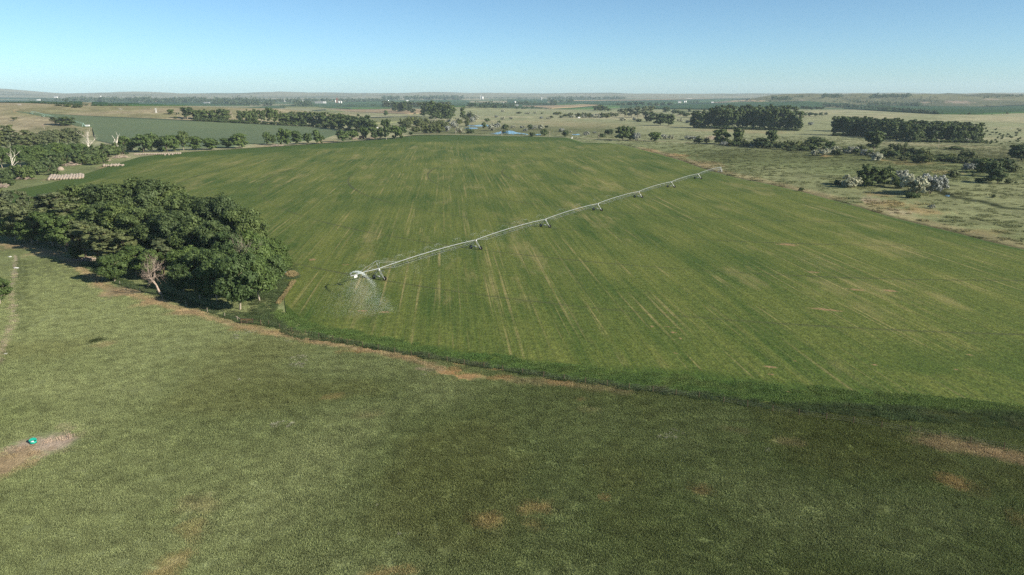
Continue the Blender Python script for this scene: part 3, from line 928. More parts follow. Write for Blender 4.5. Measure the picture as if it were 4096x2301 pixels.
B, BP = M['bark'], M['bark_pale']
protos('grove', 6, 19, 14, 30, 640, 0.36, M['leaf_cotton'], BP, clear=0.10, shape='round', lobe_r=0.20)
protos('grovegreen', 5, 15, 12, 26, 580, 0.32, M['leaf_green'], BP, clear=0.06, shape='round', lobe_r=0.20)
protos('pine', 3, 17, 9, 30, 240, 0.36, M['leaf_pine'], B, clear=0.28, shape='round', lobe_r=0.17, zsq=0.45)
protos('pineb', 2, 13, 11, 24, 300, 0.34, M['leaf_pine'], BP, clear=0.30, shape='vase', lobe_r=0.19, zsq=0.5)
protos('cotton', 5, 20, 15, 26, 190, 0.80, M['leaf_cotton'], B, clear=0.02, shape='round', lobe_r=0.21)
protos('vase', 4, 20, 15, 24, 190, 0.78, M['leaf_cotton'], BP, clear=0.12, shape='vase', lobe_r=0.22)
protos('tall', 5, 24, 12, 26, 170, 0.85, M['leaf_cotton'], BP, clear=0.06, shape='column', lobe_r=0.25)
protos('elm', 4, 14, 11, 22, 190, 0.58, M['leaf_green'], B, clear=0.03, shape='round', lobe_r=0.23)
protos('poplar', 3, 20, 10, 16, 110, 0.80, M['leaf_pale'], B, clear=0.10, shape='column', lobe_r=0.25)
protos('willow', 4, 8, 9, 18, 150, 0.40, M['leaf_willow'], B, clear=0.02, shape='mound', lobe_r=0.22, trunks=3)
protos('darkbush', 3, 6, 8, 16, 140, 0.34, M['leaf_cotton'], B, clear=0.0, shape='mound', lobe_r=0.22, trunks=3)
protos('olive', 4, 7, 8, 24, 160, 0.33, M['leaf_olive'], B, clear=0.02, shape='mound', lobe_r=0.19, trunks=3)
protos('juniper', 3, 4, 4.2, 10, 70, 0.34, M['leaf_cotton'], B, clear=0.0, shape='mound', lobe_r=0.25)
protos('small', 3, 14, 13, 10, 60, 1.0, M['leaf_far'], B, clear=0.08, shape='round', lobe_r=0.28)

TREES_AT = []


def tree(kind, name, px, py, hpx, wpx, label, cat='tree', group=None, crown_label=None):
    p = G(px, py)
    k = ppm(p)
    v = R.choice(PROTO[kind])
    hm = hpx / k; wm = wpx / k
    if kind in ('willow', 'darkbush', 'olive'): hm *= 1.12; wm *= 1.14
    sz = hm / v[2]; sx = wm / v[3]
    t = empty(name, (p.x, p.y, p.z - 0.05), R.uniform(0, 6.283))
    t.scale = (sx * 1.16, sx * 1.16, sz * 1.06)
    place('crown', v[0], t); place('trunk', v[1], t)
    tag(t, label, cat, group)
    TREES_AT.append((p.x, p.y, wm * 0.5))
    return t


ORD = ['first', 'second', 'third', 'fourth', 'fifth', 'sixth', 'seventh', 'eighth', 'ninth', 'tenth', 'eleventh', 'twelfth', 'thirteenth',
       'fourteenth', 'fifteenth', 'sixteenth', 'seventeenth', 'eighteenth', 'nineteenth', 'twentieth', 'twenty-first', 'twenty-second',
       'twenty-third', 'twenty-fourth', 'twenty-fifth', 'twenty-sixth', 'twenty-seventh', 'twenty-eighth', 'twenty-ninth', 'thirtieth']


def row(kind, name, items, where, group, cat='tree'):
    """items (x, base y, h, w[, kind]) named from the left one by one"""
    items = sorted(items, key=lambda q: q[0])
    for i, q in enumerate(items):
        tree(q[4] if len(q) > 4 else kind, name, q[0], q[1], q[2], q[3], f'{ORD[i]} {cat} from the left {where}', cat, group)


def mass(kind, name, items, label, group, cat='tree'):
    items = sorted(items, key=lambda q: q[0])
    for i, q in enumerate(items):
        lb = label if len(items) > 30 else f'{label}, {ORD[i]} from the left'
        tree(q[4] if len(q) > 4 else kind, name, q[0], q[1], q[2], q[3], lb, cat, group)


def jit(a, s): return a + R.uniform(-s, s)


# --- the near grove on the left
mass('grove', 'cottonwood_tree', [(x, jit(945, 8), h, w) for x, h, w in ((330, 205, 150), (392, 205, 150), (450, 212, 160), (512, 222, 165), (568, 232, 165), (628, 226, 165), (690, 212, 160))],
     'tall grey-green cottonwood along the back of the near grove', 'cottonwoods at the back of the near grove')
mass('grove', 'cottonwood_tree', [(740, 1000, 222, 165), (800, 1005, 216, 160), (860, 1010, 220, 160), (915, 1015, 232, 150), (975, 1030, 218, 150), (1010, 1035, 195, 120)],
     'cottonwood on the right shoulder of the near grove against the crop', 'cottonwoods on the right shoulder of the near grove')
mass('grove', 'cottonwood_tree', [(430, 1010, 195, 150), (500, 1020, 210, 160), (570, 1030, 205, 160), (640, 1040, 205, 160), (710, 1055, 210, 160), (790, 1075, 205, 160), (870, 1090, 210, 160), (365, 1000, 180, 140)],
     'cottonwood in the dense middle of the near grove', 'cottonwoods in the middle of the near grove')
mass('grovegreen', 'ash_tree', [(940, 1110, 190, 150), (1010, 1105, 185, 140), (1060, 1110, 170, 130), (1100, 1105, 160, 110), (1040, 1150, 180, 140), (1090, 1150, 150, 110), (960, 1165, 190, 140), (880, 1165, 175, 140), (800, 1150, 160, 130), (740, 1130, 150, 130)],
     'fresh green tree on the lower right flank of the near grove', 'green trees on the right flank of the near grove')
tree('grovegreen', 'ash_tree', 1130, 1110, 110, 80, 'small green tree at the far right tip of the near grove')
tree('grovegreen', 'ash_tree', 960, 1238, 240, 170, 'bright green pale-trunked tree at the front corner of the near grove above the wooden fence')
tree('grovegreen', 'ash_tree', 1040, 1205, 190, 140, 'green tree just right of the front corner tree of the near grove')
tree('grovegreen', 'ash_tree', 870, 1205, 170, 130, 'green tree with low dead limbs left of the front corner tree of the near grove')
tree('grovegreen', 'ash_tree', 458, 1128, 122, 112, 'rounded green tree standing alone in front of the near grove beside the tan strip')
mass('grovegreen', 'ash_tree', [(800, 1195, 130, 100), (735, 1165, 120, 100), (600, 1120, 125, 110), (545, 1100, 125, 110)],
     'shaded low tree along the front of the near grove', 'low trees along the front of the near grove')
mass('pine', 'pine_tree', [(265, 965, 195, 140), (215, 955, 180, 130), (300, 985, 185, 130), (345, 1040, 165, 120), (395, 1060, 170, 120), (450, 1075, 160, 120), (655, 1100, 150, 120), (505, 1085, 150, 110)],
     'dark brownish pine in the left half of the near grove', 'pines in the left half of the near grove')
tree('pine', 'pine_tree', 108, 905, 150, 62, 'slim pine rising alone above the left end of the near grove')
tree('pine', 'pine_tree', 165, 900, 112, 46, 'short pointed pine just right of the slim pine above the near grove')
mass('pineb', 'pine_tree', [(-20, 950, 165, 130), (35, 955, 150, 120), (-40, 930, 180, 120), (20, 925, 165, 110), (95, 968, 140, 120), (150, 972, 145, 120)],
     'spreading pine at the left edge of the near grove', 'spreading pines at the left end of the near grove')
mass('grovegreen', 'ash_tree', [(210, 985, 150, 150), (265, 1005, 150, 140), (60, 965, 110, 110), (130, 975, 110, 110)],
     'green tree on the left front of the near grove', 'green trees on the left front of the near grove')
tree('grovegreen', 'ash_tree', 308, 1042, 62, 58, 'little green tree beside the dead pink tree at the grove front')
tree('grovegreen', 'ash_bush', 2, 1215, 110, 90, 'green bush cut by the left edge beside the worn trail', 'bush')

# --- woodland at the left beyond the field
mass('pine', 'pine_tree', [(4, 630, 118, 62), (34, 628, 122, 60), (56, 622, 124, 56), (84, 625, 98, 56), (112, 622, 105, 60), (140, 620, 88, 56), (-22, 635, 110, 60)],
     'tall dark pine at the back of the left woodland', 'pines at the back of the left woodland')
mass('pineb', 'pine_tree', [(170, 618, 84, 60), (205, 612, 88, 56), (228, 610, 90, 52), (256, 608, 84, 52), (278, 606, 90, 50), (302, 604, 92, 50), (320, 604, 78, 40)],
     'flat-topped pine with bare trunk in the left woodland', 'flat-topped pines in the left woodland')
mass('grovegreen', 'elm_tree', [(10, 672, 86, 70), (46, 670, 84, 66), (84, 668, 88, 70), (120, 664, 84, 70), (156, 660, 82, 66), (192, 655, 82, 66), (228, 648, 78, 62), (262, 642, 72, 60), (296, 636, 66, 56), (328, 632, 58, 54)],
     'green tree in the middle rank of the left woodland', 'green trees in the middle of the left woodland')
mass('darkbush', 'woodland_bush', [(28, 722, 44, 56), (60, 712, 50, 60), (104, 716, 64, 74), (146, 700, 58, 66), (184, 690, 54, 62), (216, 676, 50, 60), (250, 664, 50, 60), (286, 656, 48, 58), (330, 656, 48, 60), (362, 648, 50, 58), (392, 642, 50, 56), (412, 654, 40, 46), (376, 660, 36, 50), (8, 745, 40, 46), (42, 742, 30, 36)],
     'dense green bush along the front of the left woodland', 'bushes along the front of the left woodland', 'bush')
mass('darkbush', 'woodland_bush', [(345, 634, 44, 56), (378, 628, 44, 54), (432, 628, 48, 56), (458, 622, 46, 52), (484, 618, 44, 50), (408, 620, 42, 50)],
     'low green bush between the two white snags', 'bushes between the white snags', 'bush')
tree('darkbush', 'round_bush', 212, 700, 26, 42, 'small pale green bush behind the big hay bale stack', 'bush')

# --- hedgerow between the crop and the soybean field
row('elm', 'elm_tree', [(500, 608, 64, 58), (535, 606, 60, 52), (575, 611, 80, 62), (612, 607, 82, 56), (641, 605, 38, 36), (670, 608, 72, 56), (700, 606, 66, 50), (736, 604, 78, 54, 'vase'), (780, 601, 60, 62), (842, 599, 50, 72)],
    'in the hedgerow behind the long bale row', 'trees in the hedgerow behind the bales')
tree('elm', 'elm_tree', 916, 593, 46, 62, 'left half of the rounded double tree standing apart between the fields')
tree('elm', 'elm_tree', 957, 593, 60, 70, 'taller right half of the rounded double tree standing apart between the fields')
row('elm', 'elm_tree', [(1069, 578, 54, 30), (1091, 577, 42, 28), (1125, 583, 70, 34), (1150, 583, 70, 38), (1190, 578, 55, 50), (1231, 576, 48, 34), (1268, 575, 60, 34), (1286, 574, 34, 26)],
    'in the upright row between the crop and the soybean field', 'upright trees between the crop and the soybeans')
row('elm', 'elm_tree', [(1372, 569, 54, 48), (1412, 561, 44, 44), (1460, 556, 52, 36), (1498, 560, 46, 26), (1520, 555, 46, 36), (1546, 560, 78, 42, 'vase'), (1582, 557, 60, 44), (1606, 556, 56, 40)],
    'in the clump at the far end of the soybean field', 'trees at the far end of the soybean field')

# --- long shelter belt behind the soybean field
row('cotton', 'cottonwood_tree', [(750, 478, 46, 48, 'vase'), (785, 479, 43, 42), (815, 481, 44, 42), (850, 482, 42, 46), (885, 483, 49, 42), (908, 484, 48, 38), (962, 488, 47, 26), (990, 490, 52, 36),
                                  (1016, 491, 56, 36), (1048, 493, 50, 38, 'vase'), (1081, 494, 60, 38, 'vase'), (1103, 495, 52, 34, 'vase'), (1136, 497, 50, 46), (1166, 499, 54, 42), (1196, 502, 56, 42), (1226, 504, 62, 52),
                                  (1251, 506, 60, 42), (1291, 509, 62, 58), (1331, 513, 60, 52), (1366, 517, 68, 58), (1401, 520, 64, 52), (1431, 524, 66, 58), (1466, 528, 68, 54), (1490, 530, 46, 42)],
    'in the long shelter belt behind the soybeans', 'cottonwoods in the long shelter belt')
mass('darkbush', 'hedge_bush', [(x, np.interp(x, [780, 1024, 1260, 1480], [484, 496, 508, 532]), jit(13, 3), jit(32, 6)) for x in range(790, 1480, 30)],
     'low bush at the foot of the long shelter belt', 'bushes at the foot of the long shelter belt', 'bush')
tree('elm', 'elm_tree', 684, 458, 22, 26, 'small tree standing alone on the dry hill left of the shelter belt')
tree('elm', 'elm_tree', 711, 459, 10, 12, 'tiny tree just right of the lone hill tree')
tree('darkbush', 'round_bush', 703, 475, 10, 12, 'round bush on the soybean field edge left of the shelter belt', 'bush')
tree('pine', 'juniper_tree', 222, 500, 32, 44, 'left part of the wide dark windblown tree on the soybean field edge')
tree('cotton', 'elm_tree', 265, 502, 35, 66, 'right part of the wide dark windblown tree on the soybean field edge')
tree('pineb', 'juniper_tree', 58, 485, 16, 24, 'small dark juniper alone on the left hillside', 'tree')
mass('darkbush', 'hill_bush', [(236, 424, 6, 30), (275, 427, 12, 34), (312, 431, 12, 36), (300, 430, 10, 24)], 'low bush in the saddle of the dry hill', 'bushes in the saddle of the dry hill', 'bush')

# --- poplar grove, centre
mass('poplar', 'poplar_tree', [(x, jit(434, 1.5), jit(26, 2), 24) for x in range(1538, 1800, 15)] + [(x, jit(428, 1), jit(21, 2), 24) for x in range(1545, 1795, 22)],
     'pale poplar in the wide grove in the centre distance', 'poplars in the centre distance')
row('tall', 'cottonwood_tree', [(1580, 447, 36, 26), (1600, 449, 38, 26), (1620, 449, 40, 28), (1641, 448, 38, 26)], 'in the dark knot before the poplar grove', 'dark trees before the poplar grove')
tree('poplar', 'poplar_tree', 1655, 464, 29, 22, 'pale tree beside the gravel road before the poplar grove')
row('tall', 'cottonwood_tree', [(1700, 467, 54, 38), (1722, 469, 62, 40), (1740, 482, 48, 42), (1748, 476, 58, 38), (1768, 481, 66, 44), (1790, 486, 62, 42), (1806, 474, 52, 34)],
    'in the big dark clump right of the poplar grove', 'trees in the dark clump right of the poplars')
tree('elm', 'elm_tree', 1544, 464, 22, 18, 'small pale tree left of the dark knot on the stubble')
tree('tall', 'cottonwood_tree', 1850, 474, 42, 22, 'slender upright tree right of the big dark clump')
mass('willow', 'willow_bush', [(1610, 506, 30, 32), (1642, 502, 42, 36), (1672, 506, 36, 38), (1626, 516, 30, 36), (1660, 529, 28, 36), (1700, 534, 38, 42), (1726, 534, 40, 42), (1752, 533, 37, 42), (1780, 513, 30, 32), (1690, 514, 28, 34), (1735, 512, 28, 36), (1860, 478, 18, 24), (1880, 478, 30, 28), (1868, 506, 36, 20), (1590, 528, 24, 28), (1705, 500, 26, 30), (1760, 500, 24, 30), (1840, 498, 22, 26)],
     'olive-green willow in the thicket left of the ponds', 'willows left of the ponds', 'bush')
mass('darkbush', 'round_bush', [(1880, 534, 22, 30), (1936, 513, 24, 18), (2021, 521, 24, 26), (1948, 487, 13, 24), (1645, 540, 12, 20), (2186, 511, 10, 16), (2121, 518, 20, 22), (2176, 543, 27, 30), (2262, 548, 27, 26), (2126, 546, 19, 28), (2436, 538, 24, 32), (2409, 549, 14, 28), (2012, 530, 10, 20), (1996, 492, 9, 18)],
     'dark round bush in the wet ground about the ponds', 'dark bushes about the ponds', 'bush')
mass('olive', 'russian_olive', [(1790, 528, 26, 28), (1800, 501, 28, 28), (1815, 511, 28, 28), (1836, 494, 26, 24), (1838, 533, 30, 34), (1890, 491, 28, 22), (1906, 479, 20, 26), (1966, 523, 29, 30), (1988, 511, 20, 26), (2134, 518, 18, 22), (2162, 517, 22, 26), (2102, 525, 12, 18), (2248, 528, 19, 22), (2345, 542, 17, 24), (1985, 471, 10, 14), (2012, 448, 10, 14), (2010, 479, 12, 16), (2045, 478, 10, 16), (2052, 513, 12, 18), (2090, 513, 12, 20), (2378, 534, 8, 14), (2282, 530, 8, 12)],
     'silver-grey russian olive about the ponds', 'russian olives about the ponds', 'bush')

# --- thicket beyond the tan meadow
mass('willow', 'willow_bush', [(2232, 459, 13, 34), (2282, 470, 18, 26), (2314, 471, 20, 28), (2357, 471, 20, 26), (2407, 472, 22, 32), (2425, 472, 20, 26), (2440, 466, 15, 26), (2459, 466, 16, 26), (2206, 473, 10, 18), (2246, 472, 9, 22), (2076, 455, 8, 22), (2168, 456, 7, 10), (2265, 466, 12, 24), (2336, 465, 14, 26)],
     'olive-green bush in the thicket beyond the tan meadow', 'bushes beyond the tan meadow', 'bush')
mass('olive', 'russian_olive', [(2290, 472, 15, 22), (2336, 471, 14, 20), (2380, 472, 18, 32), (2166, 475, 10, 15), (2194, 477, 9, 20), (2110, 456, 7, 22), (2141, 455, 9, 14), (2490, 483, 14, 32), (2538, 483, 14, 14), (2720, 487, 13, 23), (2752, 491, 12, 20), (2395, 472, 13, 22)],
     'silver russian olive beyond the tan meadow', 'russian olives beyond the tan meadow', 'bush')
tree('darkbush', 'round_bush', 2556, 488, 12, 28, 'low dark bush right of a small silver olive on the far meadow', 'bush')
tree('cotton', 'cottonwood_tree', 2489, 562, 63, 60, 'big lone cottonwood by the dirt road, left of its pair')
tree('cotton', 'cottonwood_tree', 2520, 562, 58, 46, 'big lone cottonwood by the dirt road, right of its pair')
tree('olive', 'russian_olive', 2546, 564, 36, 28, 'silver olive leaning against the lone cottonwood pair', 'bush')
tree('elm', 'elm_tree', 2620, 566, 40, 48, 'single umbrella-shaped tree right of the lone cottonwood pair by the road')
tree('olive', 'russian_olive', 2656, 556, 20, 24, 'small silver olive right of the umbrella-shaped tree', 'bush')
tree('olive', 'russian_olive', 2685, 558, 22, 26, 'second small silver olive right of the umbrella-shaped tree', 'bush')
mass('cotton', 'cottonwood_tree', [(2386, 443, 20, 26), (2402, 444, 25, 28), (2418, 444, 20, 24), (2434, 445, 13, 22)], 'tree in the small dark clump beyond the thicket', 'small dark clump beyond the thicket')
row('small', 'far_tree', [(2475, 424, 16, 22), (2495, 425, 17, 22), (2520, 426, 20, 26), (2545, 426, 21, 26), (2570, 425, 20, 26), (2600, 424, 17, 24), (2625, 424, 16, 24), (2650, 424, 15, 22), (2678, 424, 16, 26)], 'in the farm windbreak right of the stubble strips', 'farm windbreak trees')
mass('poplar', 'poplar_tree', [(2500, 469, 36, 32), (2525, 471, 40, 34), (2550, 471, 45, 36), (2575, 469, 44, 36), (2602, 464, 40, 36), (2480, 462, 26, 26)], 'pale tree in the soft clump left of the big cottonwood grove', 'pale clump left of the big grove')
row('cotton', 'cottonwood_tree', [(2600, 488, 42, 48), (2640, 503, 54, 54), (2674, 503, 50, 46)], 'in the trio of big dark trees on the far meadow', 'big dark trio on the far meadow')
mass('cotton', 'cottonwood_tree', [(2664, 451, 25, 28), (2697, 456, 18, 28), (2720, 462, 21, 32), (2745, 468, 19, 28), (2782, 471, 30, 38), (2757, 451, 20, 12)], 'tree in the low clump behind the dark trio', 'low clump behind the dark trio')

# --- big cottonwood grove right of centre
mass('tall', 'cottonwood_tree', [(x, np.interp(x, [2770, 3200], [511, 522]) + jit(0, 1.5), jit(72, 6) * np.interp(x, [2760, 2860, 3000, 3205], [.8, 1, 1.08, 1.0]), 38) for x in range(2776, 3204, 23)],
     'tall cottonwood in the front rank of the right-centre grove', 'front rank of the right-centre grove')
mass('tall', 'cottonwood_tree', [(x, 492 + jit(0, 2), jit(66, 5), 36) for x in range(2860, 3195, 26)], 'tall cottonwood in the rear rank of the right-centre grove', 'rear rank of the right-centre grove')
tree('olive', 'russian_olive', 3014, 518, 15, 22, 'silver olive at the foot of the right-centre grove', 'bush')
mass('small', 'far_tree', [(3150 + i * 19, 440 + (i % 3), jit(17, 2), 26) for i in range(8)], 'tree in the block behind the right-centre grove', 'trees behind the right-centre grove')
row('small', 'far_tree', [(3190, 463, 20, 28), (3215, 468, 20, 26), (3240, 467, 20, 26), (3262, 467, 16, 20), (3285, 466, 17, 20), (3304, 463, 13, 16)], 'trailing off right of the right-centre grove', 'trees trailing off the right-centre grove')
tree('olive', 'russian_olive', 3243, 502, 14, 20, 'grey bush alone on the slope between the two big groves', 'bush')

# --- long cottonwood grove at the right
mass('tall', 'cottonwood_tree', [(x, np.interp(x, [3335, 3450, 3550, 3650, 3925], [541, 545, 554, 567, 570]) + jit(0, 1.5), jit(68, 5), 42) for x in range(3342, 3930, 26)],
     'tall cottonwood in the front rank of the long right-hand grove', 'front rank of the long right-hand grove')
mass('tall', 'cottonwood_tree', [(x, np.interp(x, [3350, 3600, 3850], [524, 536, 548]) + jit(0, 2), jit(56, 4), 40) for x in range(3360, 3880, 28)],
     'tall cottonwood in the rear rank of the long right-hand grove', 'rear rank of the long right-hand grove')
row('olive', 'russian_olive', [(3356, 543, 11, 10), (3827, 569, 24, 20), (3864, 571, 22, 22)], 'at the foot of the long right-hand grove', 'silver olives at the long grove', 'bush')
mass('darkbush', 'understorey_bush', [(x, np.interp(x, [3335, 3450, 3550, 3650, 3925], [543, 547, 556, 569, 572]), jit(14, 3), jit(40, 8)) for x in range(3345, 3930, 24)], 'low bush under the front of the long right-hand grove', 'bushes under the long right-hand grove', 'bush')
mass('darkbush', 'understorey_bush', [(x, np.interp(x, [2770, 3200], [513, 524]), jit(13, 3), jit(36, 8)) for x in range(2785, 3200, 22)], 'low bush under the front of the right-centre grove', 'bushes under the right-centre grove', 'bush')
sh = []
while len(sh) < 46:
    a, b = R.uniform(3925, 4090), R.uniform(514, 582)
    if b < 520 + (a - 3925) * -0.1 and R.random() < .5: continue
    sh.append((a, b, R.uniform(6, 11), R.uniform(8, 13)))
mass('juniper', 'juniper_shrub', sh, 'small dark juniper dotted on the slope right of the long grove', 'junipers right of the long grove', 'shrub')

# --- creek line, right
row('cotton', 'cottonwood_tree', [(2885, 577, 62, 64), (2950, 580, 66, 42, 'vase'), (3040, 592, 45, 54), (3085, 588, 64, 48, 'vase')], 'along the creek right of the dirt road end', 'creek cottonwoods right of the road end')
mass('willow', 'willow_bush', [(2790, 574, 28, 34), (2826, 573, 22, 24), (2960, 584, 34, 54), (2920, 580, 26, 36), (3150, 598, 36, 44), (3186, 599, 34, 44), (3226, 599, 32, 44), (3112, 592, 30, 40), (2985, 588, 24, 34), (3162, 606, 14, 24)],
     'olive-green bush on the left stretch of the creek', 'bushes on the left stretch of the creek', 'bush')
mass('olive', 'russian_olive', [(2755, 561, 20, 36), (2785, 562, 18, 26), (2895, 585, 20, 28), (3010, 591, 19, 22), (2975, 577, 24, 26)], 'silver olive on the left stretch of the creek', 'russian olives on the left stretch of the creek', 'bush')
tree('cotton', 'cottonwood_tree', 3265, 592, 46, 74, 'broad dark tree behind the row of silver olives on the creek')
tree('elm', 'elm_tree', 3318, 596, 33, 38, 'smaller tree right of the broad dark creek tree')
row('olive', 'russian_olive', [(3257, 623, 28, 27), (3295, 623, 31, 46), (3345, 617, 34, 42), (3403, 613, 29, 48), (3453, 622, 27, 27), (3502, 642, 40, 52), (3880, 680, 32, 48)], 'along the creek before the long grove', 'silver olives on the creek', 'bush')
tree('vase', 'cottonwood_tree', 3495, 605, 78, 78, 'tall open cottonwood rising from the creek before the long grove')
mass('willow', 'willow_bush', [(3440, 607, 27, 36), (3545, 627, 36, 62), (3567, 592, 20, 26), (3605, 620, 46, 52), (3610, 644, 22, 38), (3650, 624, 36, 38), (3695, 630, 42, 54), (3700, 652, 36, 62), (3790, 642, 28, 64), (3828, 654, 30, 38), (3868, 642, 42, 62), (3350, 622, 30, 40), (3745, 640, 24, 50), (3665, 650, 22, 36)],
     'olive-green bush on the right stretch of the creek', 'bushes on the right stretch of the creek', 'bush')
mass('darkbush', 'creek_bush', [(3130, 598, 24, 40), (3175, 604, 20, 34), (3215, 604, 22, 36), (3250, 604, 24, 40), (3300, 606, 20, 34), (3375, 612, 22, 40), (3425, 616, 20, 34), (3475, 622, 26, 44), (3525, 630, 24, 40), (3575, 632, 28, 46), (3630, 636, 26, 44), (3680, 640, 28, 46), (3735, 646, 24, 44), (3765, 644, 24, 50), (3815, 648, 26, 50), (3850, 652, 22, 40), (3900, 656, 26, 46), (3950, 660, 24, 44), (3900, 676, 26, 40), (3960, 726, 26, 46), (2905, 582, 20, 40), (2940, 586, 20, 40), (3020, 590, 26, 44), (3065, 594, 26, 44)],
     'dark low bush filling the creek line', 'dark bushes filling the creek line', 'bush')
tree('darkbush', 'hedge_bush', 3815, 599, 14, 60, 'low flat thicket alone before the long right-hand grove', 'bush')
row('cotton', 'cottonwood_tree', [(3930, 692, 62, 64), (3972, 707, 70, 64), (3988, 734, 66, 70), (4015, 692, 62, 64), (4086, 644, 74, 92)], 'in the ragged clump at the right edge', 'ragged clump at the right edge')
mass('willow', 'willow_bush', [(3810, 714, 36, 46), (3893, 709, 18, 18), (4030, 736, 24, 32), (4062, 736, 11, 12), (3972, 791, 15, 22), (4050, 690, 34, 44)], 'single green bush on the pasture near the ragged clump', 'bushes near the ragged clump', 'bush')
tree('darkbush', 'round_bush', 3915, 731, 22, 32, 'dark bluish bush left of the ragged clump foot', 'bush')
tree('cotton', 'cottonwood_tree', 3468, 746, 90, 84, 'left of the two dark trees beside the large silver olives')
tree('cotton', 'cottonwood_tree', 3536, 744, 82, 74, 'right of the two dark trees beside the large silver olives')
tree('olive', 'russian_olive', 3402, 750, 50, 70, 'silver olive left of the two dark trees on the near pasture', 'bush')
tree('darkbush', 'round_bush', 3358, 740, 22, 46, 'low dark bush at the left end of the silver olive clump', 'bush')
tree('olive', 'russian_olive', 3605, 738, 70, 66, 'silver-topped olive behind the largest silver olive', 'bush')
tree('olive', 'russian_olive', 3652, 780, 88, 92, 'largest silver olive on the near right pasture', 'bush')
tree('olive', 'russian_olive', 3712, 774, 84, 84, 'second large silver olive right of the largest one', 'bush')
tree('olive', 'russian_olive', 3756, 764, 64, 56, 'rightmost silver olive of the large clump', 'bush')
tree('darkbush', 'round_bush', 3648, 792, 27, 50, 'dark green bush at the foot of the largest silver olive', 'bush')
tree('darkbush', 'round_bush', 3600, 752, 45, 66, 'dark bush in the shade between the dark trees and the silver olives', 'bush')
tree('olive', 'russian_olive', 3726, 834, 17, 24, 'tiny silver olive alone below the large clump', 'bush')
tree('darkbush', 'round_bush', 3205, 766, 16, 20, 'small dark bush on the crop edge line', 'bush')
mass('juniper', 'far_bush', [(3770, 457, 9, 10), (3790, 457, 7, 8), (3842, 459, 4, 12), (3875, 459, 9, 17), (3926, 458, 7, 10), (3966, 459, 3, 8), (4030, 456, 8, 14)], 'bush dotted along the lower edge of the right cornfield', 'bushes along the right cornfield', 'bush')

# --- dead trees
def dead(name, px, py, hpx, label, seed, lev=3, r=0.22, spread=0.7, up=0.3, lean=(0, 0), mat='deadwood', H=None):
    p = G(px, py); H = hpx / ppm(p)
    o = place(name, dead_mesh(name, seed, H, r, lev, spread, up, lean, mat), None, (p.x, p.y, p.z - 0.05))
    return tag(o, label, 'dead tree')


dead('dead_tree', 648, 1180, 125, 'bare bleached pinkish dead tree in front of the near grove', 5, 4, 0.40, 0.85, 0.35, (-0.25, 0))
dead('dead_tree', 1012, 1165, 185, 'white dead branches showing through the right flank of the near grove', 9, 3, 0.30, 0.55, 0.5, (0.0, -0.12), 'bark_pale')
dead('dead_tree', 275, 1022, 56, 'small pink dead tree beside the fallen branches at the grove front', 13, 4, 0.14, 0.6, 0.4)
dead('dead_snag', 46, 682, 88, 'tall bare pale trunk at the left end of the woodland', 21, 1, 0.32, 0.3, 0.2, (-0.08, 0), 'snag_white')
dead('dead_snag', 347, 622, 92, 'white dead tree with thin side twigs at the right end of the woodland', 24, 2, 0.55, 0.5, 0.4, (0, 0), 'snag_white')
dead('dead_snag', 470, 616, 72, 'thick forked white snag left of the hedgerow', 31, 1, 0.8, 0.35, 0.6, (0.03, 0), 'snag_white')
dead('dead_snag', 258, 640, 62, 'pale twisted trunk among the flat-topped pines', 37, 1, 0.34, 0.3, 0.3, (-0.08, 0), 'snag_white')
dead('dead_tree', 935, 486, 46, 'grey-white dead tree in the long shelter belt', 41, 3, 0.5, 0.7, 0.4, (0, 0), 'bark_pale')
dead('dead_tree', 178, 518, 20, 'small leafless tree on the pale slope at the left', 43, 3, 0.25, 0.6, 0.4)

# --- far woods that read as one mass
def belt(name, segs, mat, label, cat, seed):
    """segs: (x0, y0, x1, y1, height px, count, depth px)"""
    g = np.random.default_rng(seed)
    V = []; F = []; k = 0
    for x0, y0, x1, y1, hp, n, dep in segs:
        t = g.uniform(0, 1, n)
        q = ground(x0 + (x1 - x0) * t, y0 + (y1 - y0) * t + g.uniform(-dep, 0, n))
        for p in q:
            kk = ppm(p); H = hp / kk * g.uniform(0.65, 1.12); W = H * g.uniform(0.75, 1.15)
            m = 46
            d = g.normal(size=(m, 3)); d /= np.linalg.norm(d, axis=1)[:, None]
            lob = g.normal(size=(5, 3)) * np.array([.26, .26, .2]) * np.array([W, W, H])
            P = lob[g.integers(0, 5, m)] + d * np.array([W, W, H]) * 0.24 + np.array([p[0], p[1], p[2] + H * 0.52])
            P[:, 2] = np.maximum(P[:, 2], p[2])
            v, f = leaf_quads(P, d + np.array([0, 0, .3]), 0.17 * W, g)
            V.append(v); F.append(f + k); k += len(v)
    o = place(name, np_mesh(name, np.concatenate(V), np.concatenate(F), mat))
    tag(o, label, cat, None, 'stuff')


